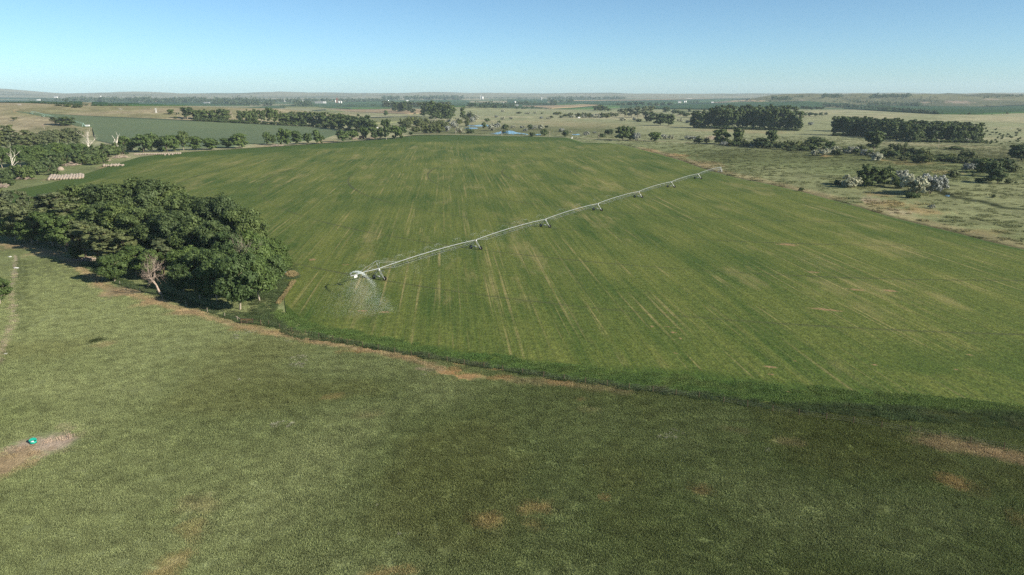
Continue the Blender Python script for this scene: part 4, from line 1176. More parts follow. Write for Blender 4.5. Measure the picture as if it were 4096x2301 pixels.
belt('town_woods', [(155, 406, 245, 407, 13, 22, 2), (262, 409, 512, 410, 17, 120, 4), (512, 412, 1030, 414, 19, 230, 5), (120, 402, 140, 402, 9, 4, 1), (850, 418, 1030, 424, 18, 55, 4), (1024, 424, 1092, 425, 20, 18, 3),
                    (1020, 410, 1540, 409, 13, 190, 4), (1178, 427, 1252, 428, 19, 26, 4), (1350, 427, 1536, 426, 8, 30, 3), (1115, 430, 1150, 432, 10, 6, 2)], M['leaf_far'],
     'hazy belt of trees about the far town on the left', 'woods', 51)
belt('far_woods', [(1536, 401, 1850, 400, 15, 150, 4), (1850, 397, 2050, 396, 6, 40, 2), (1876, 433, 2060, 434, 21, 60, 4), (2048, 398, 2170, 398, 7, 30, 2), (2188, 399, 2500, 399, 11, 140, 3), (1990, 405, 2050, 405, 7, 14, 2),
                   (2066, 421, 2142, 421, 14, 22, 3), (2195, 412, 2290, 412, 14, 34, 4), (2195, 421, 2225, 421, 13, 10, 3), (2155, 423, 2166, 423, 11, 3, 1), (2060, 437, 2110, 438, 12, 16, 3), (2125, 437, 2142, 437, 11, 6, 2), (2150, 437, 2170, 437, 8, 5, 2), (2180, 438, 2205, 438, 6, 6, 1)], M['leaf_far'],
     'hazy far woods along the middle of the horizon', 'woods', 53)
belt('far_windbreak', [(160, 416, 355, 424, 9, 60, 2), (365, 425, 520, 425, 8, 60, 1.5), (2745, 414, 2795, 414, 9, 16, 2), (3290, 428, 3420, 434, 14, 46, 3), (3400, 433, 3600, 447, 14, 80, 2.5), (3600, 447, 3750, 458, 15, 60, 2.5), (3300, 424, 3392, 424, 8, 24, 2)], M['leaf_far'],
     'long dark windbreaks hedging the far cornfields', 'windbreak', 57)
belt('hill_junipers', [(3410, 412, 3640, 424, 9, 70, 6), (3470, 424, 3690, 426, 13, 50, 3), (3085, 402, 3165, 404, 11, 60, 8), (3080, 410, 3120, 411, 7, 10, 2), (3290, 394, 3370, 392, 11, 60, 8), (3480, 394, 3640, 392, 11, 110, 9), (3180, 392, 3220, 390, 7, 16, 4), (3930, 396, 4090, 388, 7, 50, 6),
                       (3080, 420, 3750, 420, 7, 130, 32), (3600, 418, 3800, 415, 5, 25, 20), (3640, 426, 3680, 427, 12, 12, 2), (3938, 427, 3960, 427, 6, 4, 1), (3340, 415, 3480, 418, 5, 26, 8)], M['leaf_far'],
     'scattered dark junipers over the broken right-hand hills', 'junipers', 59)
belt('horizon_woods', [(560, 387, 700, 387, 3, 16, 1), (760, 387, 900, 387, 3, 18, 1), (920, 392, 1150, 391, 4, 36, 1), (1050, 385, 1160, 385, 3, 16, 1), (1270, 390, 1330, 390, 4, 12, 1), (1800, 387, 1890, 387, 3, 12, 1), (2570, 387, 2640, 387, 3, 14, 1), (3020, 381, 3280, 383, 3, 26, 1)], M['leaf_far'],
     'thin dark tree lines just under the horizon', 'woods', 61)

# ------------------------------------------------------------------ centre-pivot irrigator
U = Vector((math.cos(ARM_ANG), math.sin(ARM_ANG), 0))        # along the arm, pivot to end gun
N_ = Vector((math.sin(ARM_ANG), -math.cos(ARM_ANG), 0)) * -1  # wheel direction
Z = Vector((0, 0, 1))


def merge_pts(f): return [tuple(p) for p in f]


def wheel_meshes():
    t = MB(); t.lathe([(0.52, -0.15), (0.66, -0.16), (0.72, -0.08), (0.72, 0.08), (0.66, 0.16), (0.52, 0.15)], 18, axis='Y')
    # deep bar lugs round the tread
    for i in range(14):
        a = 2 * math.pi * i / 14
        t.tube((0.70 * math.cos(a), -0.15, 0.70 * math.sin(a)), (0.72 * math.cos(a + .2), 0.15, 0.72 * math.sin(a + .2)), 0.045, 0.045, 4)
    r = MB(); r.lathe([(0.12, -0.12), (0.50, -0.06), (0.53, -0.13), (0.53, 0.13), (0.50, 0.06), (0.12, 0.12)], 16, axis='Y')
    return t.mesh('tyre', M['tyre'], True), r.mesh('rim', M['rim'])


TYRE, RIM = wheel_meshes()
PIPE_H = 3.75
MACH = empty('centre_pivot_irrigator', PIVOT)
tag(MACH, 'long galvanised centre-pivot irrigation arm on seven wheeled towers crossing the green crop', 'irrigator')
STEEL = 0.055


def rel(v): return Vector(v) - PIVOT


def arm(r, h, side=0.0):
    return U * r + N_ * side + Z * h


def span(r0, r1, parent, bow=0.55, n=16):
    m = MB()
    pts = []
    for i in range(n + 1):
        f = i / n
        pts.append(arm(r0 + (r1 - r0) * f, PIPE_H + bow * 4 * f * (1 - f)))
    m.path(pts, 0.10, 8)
    pipe = m.build('span_pipe', M['galv'], parent)
    low = {}
    k = 8
    for s in (-1, 1):
        rp = [arm(r0 + 0.8, PIPE_H - 0.1, 0.1 * s)]
        for j in range(1, k):
            f = j / k
            rp.append(arm(r0 + (r1 - r0) * f, PIPE_H + bow * 4 * f * (1 - f) - 1.25 + 0.15 * abs(2 * f - 1), 0.85 * s))
        rp.append(arm(r1 - 0.8, PIPE_H - 0.1, 0.1 * s))
        low[s] = rp
        q = MB(); q.path(rp, 0.022, 4)
        q.build('truss_rod', M['galv'], pipe)
    for j in range(1, k):
        f = j / k
        q = MB()
        top = arm(r0 + (r1 - r0) * f, PIPE_H + bow * 4 * f * (1 - f))
        for s in (-1, 1): q.tube(top, low[s][j], STEEL * 0.75, None, 4)
        q.tube(low[-1][j], low[1][j], STEEL * 0.6, None, 4)
        q.build('truss_strut', M['galv'], pipe)
    # sprinkler heads standing on the pipe
    q = MB()
    for j in range(0, k * 2):
        f = (j + .5) / (k * 2)
        b = arm(r0 + (r1 - r0) * f, PIPE_H + bow * 4 * f * (1 - f) + 0.1)
        q.tube(b, b + Z * 0.28, 0.025, None, 4); q.box(tuple(b + Z * 0.32), (0.12, 0.12, 0.1))
    tag(q.build('sprinkler_heads', M['galv_dark'], pipe), kind='stuff')
    return pipe


def tower(r, parent, last=False):
    q = MB()
    WB = 2.25
    q.tube(arm(r, 0.95, -WB), arm(r, 0.95, WB), 0.13, None, 6)
    beam = q.build('tower_beam', M['galv_dark'], parent)
    for s in (-1, 1):
        for e in (-0.35, 0.35):
            l = MB(); l.tube(arm(r + e * 0.3, 1.0, (WB - 0.15) * s), arm(r + e, PIPE_H, 0.10 * s), STEEL * 1.1, STEEL * 0.9, 5)
            l.build('leg', M['galv'], beam)
        l = MB(); l.tube(arm(r, 0.95, 0.75 * s), arm(r, PIPE_H - .9, 0.62 * s), STEEL * 0.6, None, 4)
        l.build('brace', M['galv'], beam)
        ang = math.atan2(N_.y, N_.x)
        for nm, me in (('tyre', TYRE), ('rim', RIM)):
            place(nm, me, beam, tuple(arm(r - 0.28, 0.74, WB * s)), ang)
        gb = MB(); gb.box(tuple(arm(r - 0.02, 0.74, WB * s)), (0.4, 0.34, 0.4), ang)
        gb.build('gearbox', M['galv_dark'], beam)
    mo = MB(); mo.tube(arm(r, 1.25, -0.35), arm(r, 1.25, 0.3), 0.2, None, 8)
    mo.build('drive_motor', M['white'], beam)
    cb = MB(); cb.box(tuple(arm(r, PIPE_H - 0.25, 0.35)), (0.35, 0.3, 0.55), ARM_ANG)
    cb.build('control_box', M['white'], beam)
    return beam


for k in range(7):
    span(k * SPAN + (0.3 if k else 0.6), (k + 1) * SPAN - 0.3, MACH)
    tower((k + 1) * SPAN, MACH)
# pivot point pyramid
q = MB()
for a in (-1, 1):
    for b in (-1, 1):
        q.tube(U * 1.6 * a + N_ * 1.6 * b, U * 0.25 * a + N_ * 0.25 * b + Z * 3.7, 0.09, 0.08, 5)
for h, w in ((0.35, 1.47), (1.8, .95)):
    c = [U * w * a + N_ * w * b + Z * h for a, b in ((-1, -1), (1, -1), (1, 1), (-1, 1))]
    for i in range(4): q.tube(c[i], c[(i + 1) % 4], 0.05, None, 4)
q.build('pivot_frame', M['galv'], MACH)
q = MB(); q.tube((0, 0, 0), Z * 3.9, 0.13, None, 8); q.tube(Z * 3.85, arm(0.7, PIPE_H), 0.12, None, 8)
q.build('riser_pipe', M['galv'], MACH)
q = MB(); q.box(tuple(N_ * 0.9 + Z * 1.5), (0.5, 0.3, 0.9), ARM_ANG)
q.build('panel_box', M['white'], MACH)
# overhang past the last tower, hung from a mast
RE = 7 * SPAN; OV = 12.5
q = MB(); q.path([arm(RE - .3, PIPE_H), arm(RE + OV * 0.5, PIPE_H + 0.25), arm(RE + OV, PIPE_H + 0.2)], 0.10, 8)
over = q.build('overhang_pipe', M['galv'], MACH)
q = MB(); q.tube(arm(RE, PIPE_H), arm(RE + 0.2, PIPE_H + 2.6, -.55), 0.09, 0.07, 5); q.tube(arm(RE, PIPE_H), arm(RE + 0.2, PIPE_H + 2.2, .9), 0.07, 0.06, 5)
q.tube(arm(RE + 0.2, PIPE_H + 2.6, -.55), arm(RE + 0.2, PIPE_H + 2.2, .9), 0.05, None, 4)
q.tube(arm(RE, PIPE_H - .4, -2.6), arm(RE, PIPE_H - .6, 2.6), 0.06, None, 4)
q.build('mast', M['galv'], over)
for tp, rr, sd_ in ((2.6, OV * 0.45, -.55), (2.6, OV * 0.85, -.55), (2.2, OV * 0.6, .9), (2.6, -9.0, -.55), (2.2, -7.0, .9)):
    q = MB(); q.tube(arm(RE + .2, PIPE_H + tp, sd_), arm(RE + rr, PIPE_H + (0.25 if rr > 0 else .45)), 0.03, None, 4)
    q.build('stay_cable', M['galv'], over)
q = MB(); q.tube(arm(RE + OV, PIPE_H + .1), arm(RE + OV, PIPE_H + 0.95), 0.09, None, 6); q.box(tuple(arm(RE + OV, PIPE_H + 1.05)), (0.45, 0.45, 0.3))
q.build('end_gun_riser', M['galv'], over)
GUN = PIVOT + arm(RE + OV, PIPE_H + 1.2)
q = MB(); q.box(tuple(arm(RE + OV - 2.0, PIPE_H - 0.35)), (1.3, 0.25, 0.65), ARM_ANG)
q.build('booster_pump_cover', M['white'], over)

# --- falling water
def droplets(name, P, size, label, seed):
    g = np.random.default_rng(seed)
    P = P[P[:, 2] > 0.25]
    n = len(P)
    a = g.normal(size=(n, 3)); a /= np.linalg.norm(a, axis=1)[:, None]
    b = np.cross(a, g.normal(size=(n, 3))); b /= np.linalg.norm(b, axis=1)[:, None]
    s = size * g.uniform(0.6, 1.5, n)[:, None]
    T = np.stack([P + a * s, P + b * s - a * .4 * s, P - b * s - a * .5 * s], 1).reshape(-1, 3)
    F = np.arange(n * 3).reshape(-1, 3)
    o = place(name, np_mesh(name, T, F, M['drops']))
    tag(o, label, 'water spray', None, 'stuff')


g = np.random.default_rng(77)
land = G(1562, 1256)
jd = Vector((land.x - GUN.x, land.y - GUN.y, 0)); JL = jd.length; jd.normalize(); jn = Vector((-jd.y, jd.x, 0))
kq = (GUN.z + math.tan(math.radians(22)) * JL) / JL ** 2


def jet(n, s0, s1, tight):
    s = s0 + (s1 - s0) * g.uniform(0, 1, n)
    zt = GUN.z + math.tan(math.radians(22)) * s - kq * s * s
    f = s / JL
    if tight:
        lat = g.normal(size=n) * (0.03 + 0.55 * f); z = zt + g.normal(size=n) * (0.03 + 0.35 * f) - np.abs(g.normal(size=n)) * 0.9 * f
    else:
        # drops torn from the jet fall back through the air behind it
        u = g.uniform(0, 1, n) ** 0.8
        z = np.maximum(zt, 0.2) * u
        s = s + g.normal(size=n) * 1.2
        ph = np.radians(np.abs(g.normal(size=n)) * 19 - 4)       # the gun has been turning, older drops hang behind
        ca, sa = np.cos(ph), np.sin(ph)
        wx = jd.x * ca + jd.y * sa; wy = -jd.x * sa + jd.y * ca
        return np.stack([GUN.x + wx * s + g.normal(size=n) * .5, GUN.y + wy * s + g.normal(size=n) * .5, np.maximum(z, 0.15)], -1)
    P = np.stack([GUN.x + jd.x * s + jn.x * -lat, GUN.y + jd.y * s + jn.y * -lat, np.maximum(z, 0.15)], -1)
    return P


droplets('end_gun_spray', np.concatenate([jet(60000, 0, JL * 0.4, True), jet(50000, JL * .1, JL * 0.65, True), jet(120000, JL * 0.15, JL * 1.08, False), jet(110000, JL * 0.5, JL * 1.12, False)]), 0.0072,
         'arched white jet and drifting spray thrown by the end gun of the irrigator', 5)
pl = []
for r, pw in ((RE - 6, .5), (RE - 13.5, 1.1), (RE - 20, .5), (RE - 29, .9), (RE - 35, .8), (RE - 47, .7), (RE - 58, .4), (RE - 66, .8), (RE - 80, .5), (RE - 90, .6), (RE - 97, .6), (RE - 112, .7), (RE - 131, .6), (RE - 150, .5), (RE - 170, .4), (RE - 186, .5), (RE + 5, .5)):
    b = PIVOT + arm(r, PIPE_H + 0.9)
    for sgn, pwr in ((-1, pw), (1, pw * 0.8)):
        n = int(7000 * pwr); s = g.uniform(0, 1, n) ** 0.7 * 7 * (0.6 + .5 * pw)
        da = U * (0.35 * sgn) + N_ * sgn
        z = b.z + 0.55 * s - 0.115 * s * s
        lat = g.normal(size=n) * 0.16 * (s + .3)
        f = g.uniform(0, 1, n)
        zz = np.where(f < .55, z + g.normal(size=n) * .22 * (s / 5 + .2), np.maximum(z, .3) * g.uniform(0, 1, n))
        P = np.stack([b.x + da.x * s + U.x * lat, b.y + da.y * s + U.y * lat, zz], -1)
        pl.append(P[P[:, 2] > 0.2])
droplets('sprinkler_spray', np.concatenate(pl), 0.0085, 'thin white plumes from the sprinklers along the irrigator arm', 6)

# --- second irrigator far at the left, pale green
p0 = G(334, 506); p1 = G(128, 456)
M2 = empty('far_irrigator', p0)
tag(M2, 'pale green irrigation arm half hidden by the windblown tree on the far left field', 'irrigator')
d2 = Vector((p1.x - p0.x, p1.y - p0.y, 0)); L2 = d2.length; d2.normalize(); n2 = Vector((-d2.y, d2.x, 0))
zz2 = lambda r: float(terrain(p0.x + d2.x * r, p0.y + d2.y * r)) - p0.z
q = MB()
for a in (-1, 1):
    for b in (-1, 1): q.tube(d2 * 2.2 * a + n2 * 2.2 * b, Z * 5.2, 0.2, 0.14, 4)
q.build('pivot_frame', M['greenpaint'], M2)
nt = max(4, int(L2 / 55))
for i in range(nt):
    r0, r1 = L2 * i / nt, L2 * (i + 1) / nt
    za, zb = zz2(r0) + 4.3, zz2(r1) + 4.3
    q = MB(); pts = [d2 * (r0 + (r1 - r0) * j / 8) + Z * (za + (zb - za) * j / 8 + 4 * (j / 8) * (1 - j / 8)) for j in range(9)]
    q.path(pts, 0.16, 5)
    sp_ = q.build('span_pipe', M['greenpaint'], M2)
    for j in range(1, 8):
        q = MB()
        for s_ in (-1, 1): q.tube(pts[j], pts[j] + n2 * s_ - Z * 1.4, 0.10, None, 4)
        q.build('truss_strut', M['greenpaint'], sp_)
    q = MB(); b_ = d2 * r1 + Z * (zz2(r1))
    for s_ in (-1, 1): q.tube(b_ + n2 * 2.4 * s_ + Z * 0.4, b_ + Z * 4.4, 0.16, 0.12, 4)
    q.tube(b_ - n2 * 2.4 + Z * 0.6, b_ + n2 * 2.4 + Z * .6, 0.14, None, 4)
    tw = q.build('tower_frame', M['greenpaint'], M2)
    for s_ in (-1, 1): place('tyre', TYRE, tw, tuple(b_ + n2 * 2.4 * s_ + Z * .7), math.atan2(n2.y, n2.x))
p = G(349, 505.5)
q = MB(); q.box((0, 0, 1.0), (6.5, 2.6, 2.0)); q.box((0, 0, 2.1), (6.8, 2.9, 0.2))
tag(q.build('white_tank_box', M['white'], None, p), 'small white tank beside the pivot of the far left irrigator', 'tank')

# ------------------------------------------------------------------ hay bales, brush piles
def bale_mesh():
    m = MB(); m.lathe([(0.05, -0.72), (0.70, -0.70), (0.80, -0.58), (0.81, 0.0), (0.80, 0.58), (0.70, 0.70), (0.05, 0.72)], 14, axis='Y')
    me = m.mesh('hay_bale', M['hay'], True)
    me.materials.append(M['hayend'])
    for p in me.polygons:
        if abs(p.normal.y) > 0.8: p.material_index = 1
    return me


BALE = bale_mesh()


def bales(px, py, nx, ny, dx, dy, rz, label, group, skip=0.0):
    o = G(px, py)
    ca, sa = math.cos(rz), math.sin(rz)
    for i in range(nx):
        j0 = R.choice((0, 0, 1)) if ny > 4 else 0; j1 = ny - R.choice((0, 0, 1, 2, 3)) if ny > 4 else ny
        for j in range(j0, j1):
            if R.random() < skip: continue
            x = i * dx + jit(0, .22) + (j % 2) * .3; y = j * dy + jit(0, .35)
            b = place('hay_bale', BALE, None, (o.x + x * ca - y * sa, o.y + x * sa + y * ca, 0.78), rz + jit(0, .16))
            tag(b, label, 'hay bale', group)


bales(196, 722, 12, 16, 1.80, 1.9, 0.5, 'round weathered hay bale in the broad block of rows near the left woodland', 'bales in the broad block', 0.10)
bales(413, 668, 9, 5, 1.75, 2.6, 0.42, 'round weathered hay bale in the small block of rows behind the near grove', 'bales in the small block')
bales(540, 621, 24, 2, 1.75, 2.0, 0.30, 'round weathered hay bale in the long row below the hedgerow', 'bales in the long row')
for i, (px, py) in enumerate(((660, 623), (676, 622), (690, 621))):
    p = G(px, py); tag(place('hay_bale', BALE, None, (p.x, p.y, .78), 0.2 + jit(0, .3)), f'fresh orange-ended hay bale lying before the long bale row, {ORD[i]} from the left', 'hay bale', 'loose bales before the long row')
p = G(243, 682); q = MB(); q.lathe([(0.1, 0), (2.6, 0.0), (2.3, 1.4), (1.5, 2.5), (0.4, 3.0)], 14)
tag(q.build('hay_mound', M['hayend'], None, p, True), 'round orange hay mound behind the broad bale block', 'hay')


def brush(px, py, w, h, label, seed):
    p = G(px, py); g = np.random.default_rng(seed); q = MB()
    for i in range(70):
        a = g.uniform(0, 6.28); L = g.uniform(1.5, 5.5)
        rr = np.sqrt(g.uniform(0, 1)); cx, cy = w * rr * math.cos(a * 3.1), w * 0.6 * rr * math.sin(a * 3.1)
        cz = g.uniform(0.1, 1) * h * (1 - rr * 0.75)
        d = Vector((math.cos(a), math.sin(a), g.normal() * 0.18)) * L / 2
        q.tube(Vector((cx, cy, cz)) - d, Vector((cx, cy, cz)) + d, g.uniform(0.08, 0.22), g.uniform(.04, .1), 5)
    q.v = [(x, y, max(z, 0.02)) for x, y, z in q.v]
    tag(q.build('brush_pile', M['deadwood'], None, p), label, 'brush pile', None, 'stuff')


brush(107, 717, 6, 3.5, 'heap of bleached branches left of the broad bale block', 1)
brush(283, 664, 6.5, 4, 'heap of bleached branches at the woodland edge behind the broad bale block', 2)
brush(482, 632, 7, 4, 'heap of bleached branches left of the long bale row', 3)
brush(2, 750, 4, 3, 'heap of bleached branches cut by the left edge', 4)
brush(420, 645, 4, 3, 'small heap of branches above the small bale block', 5)
brush(1110, 585, 7, 2, 'low heap of broken pale timber before the upright tree row', 6)
brush(1420, 558, 6, 3, 'heap of pale scrap at the far end of the soybean field', 7)
brush(1487, 556, 6, 3, 'second heap of pale scrap at the far end of the soybean field', 8)
brush(335, 1040, 4.2, 1.0, 'bleached fallen branches in the grass before the near grove', 9)
brush(1118, 1072, 1.6, .5, 'few pale split logs at the right tip of the near grove', 10)

# ------------------------------------------------------------------ buildings and farm structures
def gable(name, px, py, wpx, hpx, depth, wall, roof, label, cat='building', rz=0.0, windows=2):
    p = G(px, py); k = ppm(p); w = wpx / k; h = hpx / k
    t = empty(name, p, rz)
    eh = h * 0.62; dp = depth * w
    q = MB(); q.box((0, dp / 2, eh / 2), (w, dp, eh)); wl = q.build('wall', M[wall], t)
    ov = 0.05 * w
    q = MB()
    V = [(-w / 2 - ov, -ov, eh), (w / 2 + ov, -ov, eh), (w / 2 + ov, dp + ov, eh), (-w / 2 - ov, dp + ov, eh), (-w / 2 - ov, dp / 2, h), (w / 2 + ov, dp / 2, h)]
    q.v = V; q.f = [(0, 1, 5, 4), (2, 3, 4, 5), (0, 4, 3), (1, 2, 5), (0, 3, 2, 1)]
    q.v = [(a, b, c + 0.01) for a, b, c in q.v]
    q.build('roof', M[roof], t)
    for i in range(windows):
        x = -w / 2 + w * (i + 1) / (windows + 1)
        q = MB(); q.box((x, -0.03, eh * 0.55), (w * 0.10, 0.06, eh * 0.35)); q.build('window', M['black'], wl)
    tag(t, label, cat)
    return t


def silo(name, px, py, wpx, hpx, label, wall='white', cone=0.18):
    p = G(px, py); k = ppm(p); r = wpx / k / 2; h = hpx / k
    t = empty(name, p)
    q = MB(); q.lathe([(r, 0), (r, h * (1 - cone))], 18); w = q.build('wall', M[wall], t, (0, 0, 0), True)
    q = MB(); q.lathe([(r * 1.04, h * (1 - cone)), (r * 0.12, h), (r * .1, h * 1.03)], 18); q.build('roof', M['roofgrey'], t)
    tag(t, label, 'silo')
    return t


gable('farm_shed', 153, 403, 13, 5, 0.5, 'white', 'white', 'long white shed by the far left road', windows=0)
gable('farmhouse', 222, 392, 12, 7, 0.6, 'white', 'roofgrey', 'white farmhouse under the far left hills', windows=2)
gable('farm_shed', 307, 401, 9, 4, 0.6, 'white', 'white', 'small white roof among the left town trees', windows=0)
gable('farm_shed', 564, 410, 18, 6, 0.5, 'white', 'roofgrey', 'white shed before the dense town trees', windows=2)
gable('farmhouse', 618, 411, 11, 6, 0.6, 'white', 'red', 'white house with reddish roof right of the white shed', windows=1)
gable('farm_shed', 826, 414, 22, 5, 0.4, 'white', 'roofgrey', 'long low white building behind the dry hill crest', windows=3)
gable('farm_shed', 1132, 407, 15, 8, 0.6, 'white', 'white', 'bright white building left of the grain elevator', windows=2)
gable('farm_shed', 1213, 405, 9, 5, 0.6, 'white', 'white', 'smaller white building midway to the grain elevator', windows=0)
gable('farm_shed', 1278, 413, 36, 6, 0.3, 'white', 'roofgrey', 'long grey-roofed building left of the grain elevator', windows=4)
gable('farm_shed', 1298, 414, 11, 7, 0.6, 'white', 'white', 'pinkish white shed end beside the long grey-roofed building', windows=1)
gable('farm_shed', 1326, 491, 28, 8, 0.4, 'white', 'white', 'long white shed glimpsed through the shelter belt', windows=2)
gable('barn', 1364, 493, 14, 11, 0.7, 'red', 'white', 'small red barn with white roof behind the shelter belt', 'barn', windows=1)
gable('farm_shed', 1629, 406, 8, 5, 0.6, 'white', 'white', 'white shed above the poplar grove', windows=0)
gable('farmhouse', 2020, 418, 12, 8, 0.6, 'white', 'white', 'white house right of the far woods in the middle', windows=2)
gable('farm_shed', 2066, 425, 14, 6, 0.6, 'white', 'roofgrey', 'curved-roof white shed below the grain bin', windows=1)
gable('farmhouse', 2719, 412, 12, 7, 0.6, 'white', 'roofgrey', 'white farmhouse on the right cornfield', windows=2)
gable('farm_shed', 2850, 413, 9, 5, 0.6, 'white', 'white', 'single white shed at the end of the stubble on the right', windows=0)
gable('farmhouse', 2635, 424, 6, 4, 0.6, 'white', 'red', 'tiny house under the farm windbreak', windows=0)
silo('grain_silo', 1930, 399, 8, 14, 'tall white silo on the centre horizon')
silo('grain_bin', 2060, 414, 9, 10, 'round white grain bin right of centre', cone=.3)
silo('grain_bin', 2737, 412, 6, 9, 'left of two slim white bins by the right farmhouse', cone=.2)
silo('grain_bin', 2743, 411, 6, 9, 'right of two slim white bins by the right farmhouse', cone=.2)
silo('grain_silo', 1342, 412, 4.5, 12, 'tall thin white silo of the grain elevator')
silo('grain_bin', 1356, 413, 6, 9, 'middle white bin of the grain elevator', cone=.25)
silo('grain_bin', 1365, 414, 7, 10, 'right white bin of the grain elevator', cone=.25)
p = G(1348, 412); k = ppm(p); t = empty('elevator_tower', p)
q = MB(); q.box((0, 0, 9 / k), (2.5 / k, 2.5 / k, 18 / k)); q.build('leg_tower', M['red'], t)
q = MB(); q.box((1 / k, 0, 18.6 / k), (5 / k, 3 / k, 1.6 / k)); q.build('head_house', M['red'], t)
q = MB(); q.tube((0, 0, 17 / k), (14 / k, 0, 9 / k), .5 / k, None, 5); q.build('spout', M['red'], t)
tag(t, 'red elevator tower among white grain bins', 'tower')
p = G(1922, 399); k = ppm(p); q = MB(); q.box((0, 0, 8 / k), (1.4 / k, 1.4 / k, 16 / k)); q.box((1.5 / k, 0, 15 / k), (4 / k, 1.5 / k, 1.2 / k))
tag(q.build('elevator_tower', M['white'], None, p), 'slim white elevator leg left of the tall silo', 'tower')


def water_tower(px, py, wpx, hpx, label):
    p = G(px, py); k = ppm(p); r = wpx / k / 2; h = hpx / k
    t = empty('water_tower', p)
    q = MB(); q.lathe([(r * .3, h * .55), (r, h * .66), (r, h * .86), (r * .5, h * .97), (r * .1, h)], 16); q.build('tank', M['white'], t, (0, 0, 0), True)
    q = MB(); q.tube((0, 0, 0), (0, 0, h * .58), r * .22, None, 8); q.build('riser', M['white'], t)
    for i in range(4):
        a = math.pi / 4 + i * math.pi / 2
        q = MB(); q.tube((r * 1.2 * math.cos(a), r * 1.2 * math.sin(a), 0), (r * .8 * math.cos(a), r * .8 * math.sin(a), h * .68), r * .09, None, 5); q.build('leg', M['white'], t)
    tag(t, label, 'water tower')


water_tower(405, 401, 6.5, 17, 'white water tower above the town trees on the left')
water_tower(2166, 402, 5.5, 11, 'white water tower right of the tall centre silo')
p = G(359, 386); k = ppm(p); t = empty('radio_mast', p); q = MB()
for i in range(3):
    a = i * 2.094; q.tube((1.2 * math.cos(a), 1.2 * math.sin(a), 0), (0.8 * math.cos(a), .8 * math.sin(a), 20 / k), 0.6, .5, 4)
q.build('lattice', M['galv_dark'], t); tag(t, 'thin radio mast on the left horizon', 'mast')


def camper(px, py, wpx, hpx, label):
    p = G(px, py); k = ppm(p); w = wpx / k; h = hpx / k
    t = empty('camper_trailer', p, 0.2)
    q = MB(); V = [(-w / 2, 0.3 * h), (-w / 2, .85 * h), (-.38 * w, h), (.4 * w, h), (w / 2, .8 * h), (w * .46, .3 * h)]
    q.v = [(x, -.18 * w, z) for x, z in V] + [(x, .18 * w, z) for x, z in V]
    q.f = [tuple(range(6)), tuple(reversed(range(6, 12)))] + [(i, i + 6, (i + 1) % 6 + 6, (i + 1) % 6) for i in range(6)]
    q.build('body', M['white'], t)
    for x in (-.2, .15):
        q = MB(); q.lathe([(.12 * w, -.05), (.12 * w, .05)], 10, (x * w, -.17 * w, .14 * h), 'Y'); q.build('wheel', M['tyre'], t)
    q = MB(); q.box((0, -.18 * w, .7 * h), (.3 * w, .04, .2 * h)); q.build('window', M['black'], t)
    tag(t, label, 'trailer')


camper(1507, 520, 15, 11, 'white camper trailer parked behind the soybean field end')
camper(2316, 475, 9, 7, 'white camper trailer alone on the far tan meadow')
p = G(1447, 557); k = ppm(p); t = empty('old_wagon', p, .15); w = 20 / k; h = 14 / k
q = MB(); q.box((0, 0, .6 * h), (w, .4 * w, .5 * h)); q.build('box', M['rust'], t)
q = MB(); q.box((0, 0, .9 * h), (w * 1.02, .42 * w, .08 * h)); q.build('rail', M['deadwood'], t)
for x in (-.32, .32):
    for y in (-.22, .22):
        q = MB(); q.lathe([(.22 * h, -.1), (.22 * h, .1)], 12, (x * w, y * w, .22 * h), 'Y'); q.build('wheel', M['tyre'], t)
tag(t, 'rust-red farm wagon under the trees at the soybean field end', 'wagon')


def pole(px, py, hpx, label):
    p = G(px, py); k = ppm(p); h = hpx / k
    t = empty('power_pole', p)
    q = MB(); q.tube((0, 0, -.3), (0, 0, h), 0.24, 0.17, 7); q.build('shaft', M['polewood'], t)
    q = MB(); q.box((0, 0, h - .7), (2.2, .14, .16)); q.build('crossarm', M['polewood'], t)
    tag(t, label, 'pole', 'power poles in the valley')


for i, (x, y, h) in enumerate(((1823, 537, 24), (2007, 545, 24), (2199, 549, 24), (2395, 554, 23), (2637, 562, 20))):
    pole(x, y, h, f'{ORD[i]} wooden power pole from the left along the dirt road')
pole(3752, 594, 36, 'tall thin power pole before the long right-hand grove')
pole(1662, 518, 16, 'short pole among the willows left of the ponds')
pole(711, 466, 16, 'thin pole beside the tiny hill tree')
pole(1479, 470, 15, 'thin pole beside the gravel road near the pale hay field')
pole(1422, 450, 12, 'thin pole on the stubble before the poplar grove')
p = G(625, 452); k = ppm(p); t = empty('wind_pump', p)
q = MB()
for i in range(4):
    a = .785 + i * 1.571; q.tube((1.2 * math.cos(a), 1.2 * math.sin(a), 0), (.2 * math.cos(a), .2 * math.sin(a), 15 / k), .25, .2, 4)
q.build('tower', M['white'], t)
q = MB()
for i in range(8):
    a = i * math.pi / 4; q.tube((0, -.5, 15 / k), (1.7 * math.cos(a), -.5, 15 / k + 1.7 * math.sin(a)), .1, .35, 4)
q.build('fan', M['white'], t); tag(t, 'slim white wind pump on the dry hill', 'wind pump')
p = G(2288, 555); q = MB(); q.box((0, 0, .9), (1.6, 1.6, 1.8)); q.lathe([(1.2, 1.8), (.1, 2.5)], 4)
tag(q.build('well_house', M['white'], None, p), 'tiny white well house by the dirt road', 'shed')

